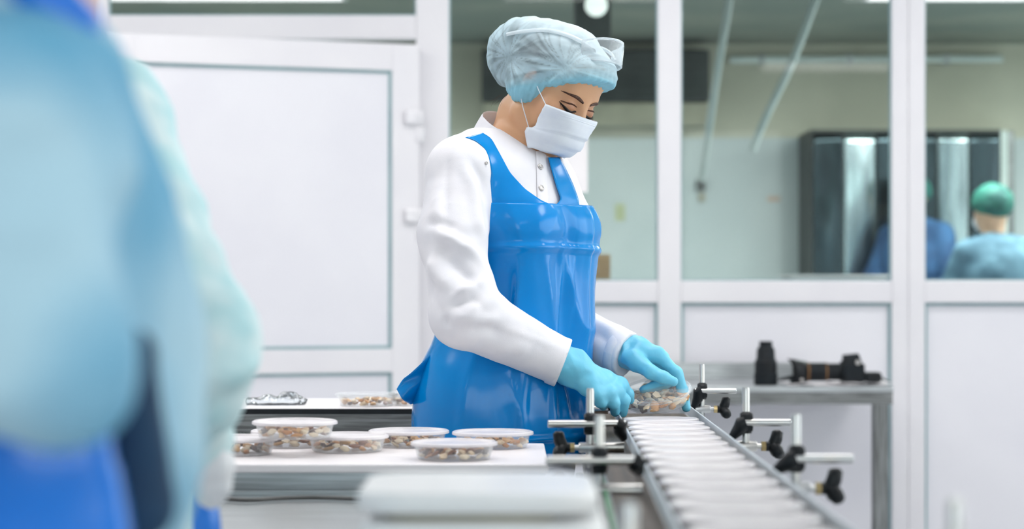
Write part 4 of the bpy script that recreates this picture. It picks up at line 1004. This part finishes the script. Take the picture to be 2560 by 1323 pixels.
# placket and snap fasteners
rayO = np.array([0, 0, CAMZ])
def ray(sd, px, off, t0=3.4, tm=1.4):
    Dr = np.array([unit(P(a, b, 1.0) - rayO) for a, b in px]); return sd.trace(rayO + Dr * t0, Dr, off, 80, tm)
pl = np.stack([ray(coat, [(1340 + 4 * i / 10, 378 + 14 * i) for i in range(11)], .0012), ray(coat, [(1344 + 4 * i / 10, 378 + 14 * i) for i in range(11)], .0032), ray(coat, [(1362 + 4 * i / 10, 378 + 14 * i) for i in range(11)], .0034), ray(coat, [(1366 + 4 * i / 10, 378 + 14 * i) for i in range(11)], .0012)])
MB().grid(pl).build('placket', M_coat, co, sm=60)
for (px, r_) in (((1351, 417), .0062), ((1353, 470), .0062), ((1216, 408), .003)):
    c_ = ray(coat, [px], .0036)[0]; e_ = .002; n_ = unit(np.array([(coat.eval(c_ + np.eye(3)[i] * e_) - coat.eval(c_ - np.eye(3)[i] * e_)) for i in range(3)]).ravel())
    a_ = unit(np.cross(n_, [0, 0, 1])); b_ = np.cross(n_, a_); m_ = MB(); G = []
    for (o_, rr) in ((-.001, r_), (.0012, r_), (.0020, r_ * .8), (.0012, r_ * .6), (.0016, r_ * .02)): G.append([c_ + n_ * o_ + rr * (math.cos(k / 16 * 6.2832) * a_ + math.sin(k / 16 * 6.2832) * b_) for k in range(17)])
    MB().grid(np.array(G)).build('snap_button', M_silver, co, sm=50)
# ---- trousers and shoes (below the table edge)
tr_ = SDF()
for hp_ in (hipR, hipL):
    kn = hp_.copy(); kn[2] = .48; kn = kn + Fv * .02; an = hp_.copy(); an[2] = .06
    tr_.cap(hp_ + Zv * .06, kn, .094, .074, .02).cap(kn, an, .072, .066, .02)
    sh = SDF().cap(an + np.array([0, 0, -.02]), an + Fv * .15 + np.array([0, 0, -.022]), .044, .038, .02).plane(np.array([0, 0, .0]), [0, 0, -1.0])
    sdfo('shoe', sh, .008, M_shoe, w)
tr_.plane(np.array([0, 0, .03]), [0, 0, -1.0])
sdfo('trousers', tr_, .012, M_white, w, lambda V: .004 * ridge(V * np.array([9, 9, 14])))

# ---- blue apron: bib and skirt as one draped sheet, straps over the shoulders
torso_c = torso(SDF(), .008); torso_c.cap(ctr(1000), ctr(1160), .14, .150, .04, flat=(Fv, .78))
zs_px = np.linspace(330, 1142, 194); thN = 181
th = np.radians(np.linspace(-118, 168, thN))
rows = []
rad = np.zeros((len(zs_px), thN)); Ct = np.array([ctr(v) for v in zs_px])
dirs = np.cos(th)[:, None] * Fv + np.sin(th)[:, None] * Rv
for i, v in enumerate(zs_px):
    O = Ct[i] + dirs * .34; pt = torso_c.trace(O, -dirs, .006, 40, .34); rad[i] = np.linalg.norm(pt - Ct[i], axis=1)
rad_raw = rad.copy()
for _ in range(3): rad[:, 1:-1] = (rad[:, :-2] + 2 * rad[:, 1:-1] + rad[:, 2:]) / 4
# hang: below the bust the sheet falls straight in front
ax0 = Ct[:, 0] * dirs[:, None, 0] if False else None
pts3 = Ct[:, None, :] + rad[:, :, None] * dirs[None]
front = np.clip((np.cos(th) - .05) * 1.6, 0, 1)
for i in range(1, len(zs_px)):
    if zs_px[i] > 600:
        off = (Ct[i - 1] - Ct[i]); shift = dirs @ off
        want = rad[i - 1] + shift - .00022
        rad[i] = np.where(want > rad[i], rad[i] * (1 - front) + want * front, rad[i])
        fl = .00042 * (zs_px[i] > 880); rad[i] += fl * 0
for i, v in enumerate(zs_px): rad[i] += .026 * np.clip((v - 860) / 280, 0, 1) ** 1.1
# fold creases left from packing, and soft drapes
thd = np.degrees(th)
def tent(x, c, w_): return np.clip(1 - np.abs(x - c) / w_, 0, 1)
for i, v in enumerate(zs_px):
    cr = .0055 * tent(v, 622 + .12 * np.clip(-thd, 0, 60), 13) * (thd < 75) + .0050 * tent(v, 1086, 9) - .0055 * np.clip((v - 1088) / 10, 0, 1) * (1 + .5 * np.sin(thd / 7.0))
    vc = .0055 * tent(thd, 8, 5) * np.clip((v - 600) / 40, 0, 1) + .0045 * tent(thd, -26, 4.5) * np.clip((v - 480) / 60, 0, 1)
    vc = vc + (.0060 * tent(thd, 72, 6) + .005 * tent(thd, 34, 5)) * np.clip((v - 820) / 60, 0, 1)
    xyz = np.stack([thd / 24 + v / 260, np.full(thN, v / 330), thd * 0 + 2.2], 1)
    dr_ = .0075 * ridge(xyz) * np.clip((v - 560) / 150, .25, 1)
    diag = .0045 * ridge(np.stack([thd / 15 - v / 95, thd / 80 + v / 500, thd * 0 + 7.7], 1)) * np.exp(-((v - 690) / 110) ** 2) * (thd > -10)
    diag2 = .004 * ridge(np.stack([thd / 13 + v / 120, thd / 80, thd * 0 + 4.4], 1)) * np.exp(-((v - 560) / 60) ** 2)
    rad[i] += (cr + vc + dr_ + diag + diag2) * np.clip((v - 400) / 90, 0, 1)
pts3 = Ct[:, None, :] + rad[:, :, None] * dirs[None]
# bib: for the upper rows keep only the angles between the armholes; below the waist the sheet reaches round the back
ap = MB(); keep0 = np.interp(zs_px, [500, 600, 700, 800, 860, 1142], [-72, -84, -96, -104, -112, -118]); keep1 = np.interp(zs_px, [500, 600, 700, 800, 860, 1142], [78, 88, 100, 120, 150, 168])
i0_ = int(np.argmin(np.abs(zs_px - 514))); Gm = np.zeros((len(zs_px) - i0_, 150, 3))
for i in range(i0_, len(zs_px)):
    a_ = np.linspace(keep0[i], keep1[i], 150)
    for j in range(3): Gm[i - i0_, :, j] = np.interp(a_, thd, pts3[i, :, j])
apo = MB().grid(Gm).build('apron', M_apron, w, sm=80, solid=.0012); apo.modifiers['solid'].offset = 0
def ribbon(outer, inner, n, mrows, name, off, extra=None):
    def rs(px): 
        px = np.array(px, float); L_ = np.r_[0, np.cumsum(np.linalg.norm(np.diff(px, axis=0), axis=1))]; s_ = np.linspace(0, L_[-1], n)
        q = np.stack([np.interp(s_, L_, px[:, 0]), np.interp(s_, L_, px[:, 1])], 1)
        for _ in range(2): q[1:-1] = (q[:-2] + 2 * q[1:-1] + q[2:]) / 4
        return q
    a_, b_ = rs(outer), rs(inner); G = []
    for k in range(mrows):
        f_ = k / (mrows - 1); px = a_ * (1 - f_) + b_ * f_; 
        h_ = ray(torso_c, [tuple(q) for q in px], .006); v_ = V0 - (h_[:, 2] - CAMZ) * FPX / D; cc = np.array([ctr(a) for a in v_]); dd = h_ - cc
        ti = np.interp(np.degrees(np.arctan2(dd @ Rv, dd @ Fv)), thd, np.arange(thN)); vi = np.interp(v_, zs_px, np.arange(len(zs_px)))
        de = np.array([(rad - rad_raw)[int(round(b)), int(round(a))] for a, b in zip(ti, vi)]); fade = np.clip((np.array(px)[:, 1] - 400) / 90, 0, 1)
        de = de * fade + (1 - fade) * .0015 - .0022 * np.clip((np.array(px)[:, 1] - 496) / 16, 0, 1)
        for _ in range(2): de[1:-1] = (de[:-2] + 2 * de[1:-1] + de[2:]) / 4
        dd[:, 2] = 0; G.append(h_ + de[:, None] * dd / np.linalg.norm(dd, axis=1, keepdims=True))
    G = np.array(G)
    if extra is not None: G = extra(G)
    o_ = MB().grid(G).build(name, M_apron, apo, sm=80, solid=.0012); o_.modifiers['solid'].offset = 0; o_.modifiers['solid'].use_rim_only = False; return o_
torso_c2 = SDF(); torso_c2.ops = list(torso_c.ops); torso_c2.cap(SR_, ER, .061, .057, .025).cap(SL_, EL, .060, .056, .025)
def over(G):   # carry the strap over the shoulder to the back
    e = G[:, :1]; out = [G]
    for (b_, d_) in ((.02, -.004), (.045, -.018), (.07, -.045), (.085, -.08)): out.insert(0, e - Fv * b_ + Zv * d_)
    return np.concatenate(out, axis=1)
ribbon([(1166, 344), (1190, 352), (1214, 372), (1224, 400), (1229, 432), (1224, 470), (1218, 516)], [(1208, 333), (1228, 345), (1250, 385), (1275, 432), (1312, 473), (1352, 502), (1388, 516)], 40, 14, 'shoulder_strap', .0075, over)
ribbon([(1396, 393), (1412, 420), (1432, 462), (1446, 500), (1450, 516)], [(1369, 394), (1380, 430), (1392, 470), (1403, 500), (1388, 516)], 26, 10, 'shoulder_strap', .0075)
# loose tail of the waist tie behind the back
tail = []
pa = [(1090, 880), (1066, 905), (1034, 945), (1004, 985), (990, 977)]
L0 = np.array([P(u_, v_, d_) for (u_, v_, d_) in ((1100, 868, 3.98), (1075, 890, 3.97), (1040, 918, 3.955), (1010, 948, 3.95), (991, 976, 3.95))]); L1 = np.array([P(u_, v_, d_) for (u_, v_, d_) in ((1100, 905, 4.0), (1088, 935, 4.0), (1072, 968, 3.99), (1048, 998, 3.985), (1026, 1013, 3.98))])
s5 = np.linspace(0, 4, 24); G = []
for k in range(14):
    f_ = k / 13; row = []
    for s_ in s5:
        i0 = min(int(s_), 3); q0 = L0[i0] + (L0[i0 + 1] - L0[i0]) * (s_ - i0); q1 = L1[i0] + (L1[i0 + 1] - L1[i0]) * (s_ - i0)
        p_ = q0 + (q1 - q0) * f_; p_ = p_ + np.array([0, -.012 * math.sin(f_ * math.pi) - .006 * math.sin(f_ * 7 + s_ * 1.2), .003 * math.sin(s_ * 2.2 + f_ * 4)]); row.append(p_)
    G.append(row)
MB().grid(np.array(G)).build('tie_tail', M_apron, apo, sm=80, solid=.0012)
tw = []
for k in range(30):
    a_ = math.radians(110 + 130 * k / 29); c_ = ctr(872); tw.append(c_ + (Fv * math.cos(a_) * .122 + Rv * math.sin(a_) * .154) + Zv * .004 * math.sin(k))
MB().tube(tw, .011, 8, flat=.35).build('waist_tie', M_apron, apo, sm=60)

# ---- gloves
def glove(name, parts, wr, kn, label=None, palm_r=(.024, .0135), cuffr=.036, seed=0):
    s = SDF()
    for c in parts: s.chain(c[0], c[1], .006)
    for i, k_ in enumerate(kn): s.cap(wr[1], k_, palm_r[0], palm_r[1], .012)
    for i in range(len(kn) - 1): s.cap(kn[i], kn[i + 1], .0125, .0125, .008); s.cap((wr[1] + kn[i] * 2) / 3, (wr[1] + kn[i + 1] * 2) / 3, .016, .016, .012)
    s.cap(wr[0], wr[1], cuffr, .030, .014)
    e = unit(wr[1] - wr[0])
    def dp(V):
        x = (V - wr[1]) @ e; c_ = np.exp(-((x - .004) / .03) ** 2)
        return c_ * .0065 * ridge(np.stack([x * 42 + V[:, 2] * 30 + seed, V[:, 2] * 16, V[:, 1] * 20], 1)) + .0010 * fbm(V * 60)
    return sdfo(name, s, .0027, M_glove, w, dp, it=2)
r1 = [.0115, .0105, .0100, .0085]
wr = [P(1388, 900, 3.926), P(1436, 922, 3.935)]
K = [P(1550, 962, 3.975), P(1540, 976, 3.95), P(1518, 984, 3.928), P(1490, 984, 3.912)]
glove('glove', [([K[0], P(1570, 985, 3.985), P(1575, 1000, 3.998)], [.012, .0105, .009]),
                ([K[1], P(1561, 1000, 3.958), P(1557, 1032, 3.985)], [.0122, .0108, .0092]),
                ([K[2], P(1535, 1008, 3.935), P(1538, 1031, 3.965)], [.0122, .0108, .0092]),
                ([K[3], P(1502, 1006, 3.918), P(1508, 1015, 3.945)], [.0118, .0105, .0090]),
                ([P(1455, 940, 3.965), P(1512, 975, 4.0), P(1556, 997, 4.02)], [.018, .0125, .0095])], wr, K, seed=1)
wr = [P(1540, 874, 4.10), P(1586, 888, 4.075)]
K = [P(1643, 886, 4.055), P(1652, 897, 4.085), P(1648, 908, 4.11), P(1636, 915, 4.128)]
glove('glove', [([K[0], P(1692, 932, 4.045), P(1707, 978, 4.045), P(1716, 1019, 4.035)], [.0128, .0112, .0105, .0088]),
                ([K[1], P(1688, 950, 4.09), P(1660, 961, 4.075), P(1608, 974, 4.06)], [.0122, .0110, .0102, .0090]),
                ([K[2], P(1676, 958, 4.12), P(1652, 974, 4.105)], [.0118, .0105, .0090]),
                ([K[3], P(1655, 955, 4.14), P(1634, 966, 4.125)], [.0112, .0100, .0085]),
                ([P(1582, 897, 4.045), P(1628, 931, 4.012), P(1658, 944, 4.005), P(1683, 955, 4.005)], [.0180, .0135, .0118, .0098])], wr, K, cuffr=.037, seed=4)
# ------------------------------------------------------------------ gowned workers in the left foreground
def gown_mat(name, a, b, sc): return mat(name, a, 0.8, rgb2=b, nscale=sc, detail=2, lo=.38, hi=.62, bump=.15, bscale=40)
M_gN = gown_mat('gown_blue', (178, 214, 230), (104, 172, 206), 5); M_gM = gown_mat('gown_teal', (220, 239, 241), (186, 226, 231), 14)
M_navy = mat('navy_cloth_and_shade', (22, 66, 98), .8, rgb2=(18, 54, 84), nscale=10); M_gw = mat('white_glove', (240, 240, 243), .5, rgb2=(232, 234, 238), nscale=12)
M_ap2 = mat('bright_blue_apron', (0, 122, 224), .3, rgb2=(0, 112, 214), nscale=6, coat=.3)
def gdisp(A, f, seed, e):
    e = np.array(e, float)
    return lambda V: A * (.7 * ridge(V * f * e + seed) + .5 * ridge(V[:, [2, 0, 1]] * f * .6 + seed * 2)) + A * .3 * fbm(V * f * 2)
def legs(par, c, m, fdir, ms):
    s = SDF(); r_ = np.array([fdir[1], -fdir[0], 0])
    for q in (-1, 1):
        h_ = np.array([c[0], c[1], .80]) + r_ * .09 * q; k_ = h_ * [1, 1, 0] + [0, 0, .48]; a_ = h_ * [1, 1, 0] + [0, 0, .07]
        s.cap(h_, k_, .095, .075, .02).cap(k_, a_, .075, .065, .02)
        sh = SDF().cap(a_ + np.array([0, 0, -.025]), a_ + np.array(fdir) * .16 + np.array([0, 0, -.027]), .045, .04, .02).plane([0, 0, 0.0], [0, 0, -1.0]); sdfo('shoe', sh, .012, ms, par)
    s.plane([0, 0, .03], [0, 0, -1.0]); sdfo('trousers', s, .018, m, par)
def head(par, c, fdir, capm, skin):
    r_ = np.array([fdir[1], -fdir[0], 0.0]); ax = [r_, np.array(fdir, float), Zv]; c = np.array(c, float); f = np.array(fdir, float)
    s = SDF().ell(c, (.075, .095, .11), ax).ell(c + f * .035 - Zv * .045, (.058, .055, .07), ax, .03).cap(c - f * .02 - Zv * .08, c - f * .04 - Zv * .2, .052, .058, .03).cap(c + f * .09, c + f * .108 - Zv * .03, .009, .012, .012)
    for q in (-1, 1): s.ell(c + r_ * .075 * q - Zv * .01, (.01, .018, .03), ax, .01)
    for q in (-1, 1): s.ell(c + r_ * .032 * q + f * .103 + Zv * .002, (.016, .012, .01), ax, .01, op=-1)
    col = lambda V: np.tile(np.array(lin((222, 178, 148))), (len(V), 1))
    hb = sdfo('body', s, .008, M_skin, par, color=col)
    sdfo('hair_cap', SDF().ell(c - f * .015 + Zv * .035, (.098, .118, .098), ax).plane(c + f * .08 + Zv * .03, unit(.35 * f - Zv)), .006, capm, par, lambda V: .004 * ridge(V * 32))
    sdfo('face_mask', SDF().ell(c + f * .055 - Zv * .055, (.066, .062, .055), ax).plane(c + f * .02, -f), .006, M_mask, par, lambda V: .001 * np.sin(V[:, 2] * 300))
M_capB = mat('cap_blue_plain', (186, 224, 236), .8, rgb2=(170, 212, 228), nscale=30)
# nearest worker, arm bent, facing left
n_ = thing('person', 'nearest worker in pale blue gown, large and blurred at the left edge', 'person', (P(0, 700, 1.42)[0], 1.42, 0))
fN = np.array([-.9, .43, 0]); fN /= np.linalg.norm(fN)
g = SDF().chain([P(-60, 340, 1.43), P(-30, 620, 1.43), P(10, 900, 1.43), P(-60, 1180, 1.43), P(-140, 1500, 1.43)], [.105, .112, .114, .114, .12], .06)
g.cap(P(-40, 270, 1.40), P(60, 275, 1.25), .062, .052, .05)
go = sdfo('gown', g, .009, M_gN, n_, gdisp(.018, 8, 2.2, (1, 1, .6)))
arm = SDF().cap(P(58, 275, 1.22), P(90, 850, 1.15), .052, .046, .02).cap(P(95, 850, 1.15), P(-330, 960, 1.28), .047, .036, .02)
sdfo('sleeve', arm, .007, M_gN, n_, gdisp(.015, 11, 6.1, (1.0, .6, 1)))
glv = SDF().cap(P(-330, 960, 1.28), P(-400, 975, 1.30), .034, .03, .01)
for i in range(4): glv.chain([P(-400, 960 + 40 * i, 1.29 + .01 * i), P(-520, 990 + 36 * i, 1.31 + .01 * i), P(-580, 1040 + 30 * i, 1.33)], [.012, .011, .009], .006)
glv.chain([P(-370, 950, 1.3), P(-450, 930, 1.34), P(-510, 960, 1.37)], [.014, .012, .010], .006)
sdfo('glove', glv, .006, M_gw, n_)
ap_ = SDF().cap(P(170, 1125, 1.285), P(205, 1420, 1.29), .022, .030, .02, flat=(np.array([0, 1.0, 0]), .5)).cap(P(60, 1140, 1.285), P(60, 1500, 1.29), .035, .04, .03, flat=(np.array([0, 1.0, 0]), .5))
sdfo('apron', ap_, .006, M_ap2, n_, gdisp(.005, 16, 1.2, (1, 1, .4)))
sdfo('arm_shade', SDF().cap(P(330, 890, 1.335), P(335, 1260, 1.33), .017, .024, .02), .005, M_navy, n_, gdisp(.004, 20, 3.3, (1, 1, .5)))  # navy capsule stands in for the deep shade between arm and torso
sdfo('apron_strap', SDF().cap(P(60, -60, 1.24), P(190, 62, 1.24), .016, .016, .01), .004, M_ap2, n_)
legs(n_, P(0, 700, 1.43), M_white, fN, M_shoe); head(n_, P(-190, 0, 1.40) * [1, 1, 0] + [0, 0, 1.60], fN, M_capB, None)
# second worker behind, elbow out
m_ = thing('person', 'second worker in mottled pale teal gown, elbow out beside the white table', 'person', (P(250, 700, 2.25)[0], 2.25, 0))
fM = np.array([.25, .97, 0]); fM /= np.linalg.norm(fM)
g = SDF().chain([P(215, 330, 2.3), P(225, 700, 2.3), P(235, 1050, 2.3), P(235, 1400, 2.3)], [.088, .096, .10, .105], .05).cap(P(120, 300, 2.3), P(300, 330, 2.25), .06, .052, .04)
sdfo('gown', g, .010, M_gM, m_, gdisp(.008, 13, 4.0, (1, 1, .6)))
ar = SDF().cap(P(300, 345, 2.24), P(482, 840, 2.12), .054, .048, .02).cap(P(482, 840, 2.12), P(490, 930, 2.12), .048, .046, .03).cap(P(488, 930, 2.13), P(500, 1105, 2.22), .048, .030, .02)
sdfo('sleeve', ar, .006, M_gM, m_, gdisp(.013, 16, 9.0, (1, .6, 1)))
hg = SDF().cap(P(505, 1105, 2.22), P(520, 1150, 2.23), .024, .024, .01)
for i in range(4): hg.chain([P(508 + 13 * i, 1165, 2.225 + .004 * i), P(516 + 12 * i, 1212, 2.235), P(512 + 10 * i, 1244, 2.245)], [.0115, .0105, .009], .006)
hg.chain([P(500, 1150, 2.235), P(486, 1190, 2.25), P(490, 1215, 2.26)], [.013, .011, .009], .006); hg.cap(P(508, 1130, 2.225), P(545, 1165, 2.23), .018, .016, .01)
sdfo('glove', hg, .0045, M_gw, m_, lambda V: .002 * ridge(V * 60))
sdfo('apron', SDF().cap(P(430, 1275, 2.32), P(440, 1520, 2.32), .05, .062, .02, flat=(np.array([0, 1.0, 0]), .6)), .007, M_ap2, m_, gdisp(.004, 18, 2.0, (1, 1, .4)))
legs(m_, P(235, 700, 2.3), M_white, fM, M_shoe); head(m_, P(150, 0, 2.3) * [1, 1, 0] + [0, 0, 1.63], fM, M_capB, None)

# ------------------------------------------------------------------ workers in the rear room, seen through the right windows
def rear(u, z, d, fd, gm, cm, label, sh):
    c = np.array([(u - U0) * d / FPX, d, z]); fd = unit(fd); r_ = np.array([fd[1], -fd[0], 0.0]); ax = [r_, fd, Zv]
    t = thing('person', label, 'person', (c[0], d, 0)); b0 = c - fd * .06 - Zv * .135
    s = SDF().cap(b0 - r_ * .13 - Zv * .06, b0 + r_ * .13 - Zv * .06, .065, .065, .02).ell(b0 - Zv * .2 , (.2, .14, .22), ax, .05).ell(b0 - Zv * .5, (.18, .14, .22), ax, .06).cap(b0 - Zv * .5, b0 - Zv * .75, .15, .17, .05)
    for q in (-1, 1): e = b0 + r_ * (sh * q) - Zv * .34 + fd * .05; s.cap(b0 + r_ * .16 * q - Zv * .08, e, .062, .055, .03).cap(e, e + fd * .22 - Zv * .04 - r_ * q * .06, .055, .042, .02)
    sdfo('gown', s, .013, gm, t, gdisp(.009, 10, u * .01, (1, 1, .6)))
    for q in (-1, 1):
        e = b0 + r_ * (sh * q) - Zv * .38 + fd * .27 - r_ * q * .06; gl = SDF().cap(e, e + fd * .07, .034, .036, .01)
        for i in range(4): gl.chain([e + fd * .08 + r_ * .018 * (i - 1.5), e + fd * .13 + r_ * .02 * (i - 1.5) - Zv * .02], [.012, .009], .006)
        gl.chain([e + fd * .03 - r_ * q * .02, e + fd * .08 - r_ * q * .05], [.014, .010], .006); sdfo('glove', gl, .008, M_gw, t)
    head(t, c, fd, cm, None); legs(t, b0, M_navy, fd, M_shoe)
    return t
M_capG = mat('cap_green', (46, 118, 104), .7, rgb2=(30, 86, 82), nscale=9); M_gR = gown_mat('gown_steelblue', (112, 150, 170), (76, 110, 130), 7); M_gD = gown_mat('gown_deepblue', (56, 98, 142), (38, 72, 112), 8)
rear(2478, 1.55, 10.2, (-.2, .98, 0), M_gR, M_capG, 'worker in green cap and grey-blue gown seen from behind through the right window', .25)
rear(2278, 1.66, 11.3, (-.6, -.8, 0), M_gD, M_capG, 'worker in deep blue gown half hidden behind the window mullion', .24)
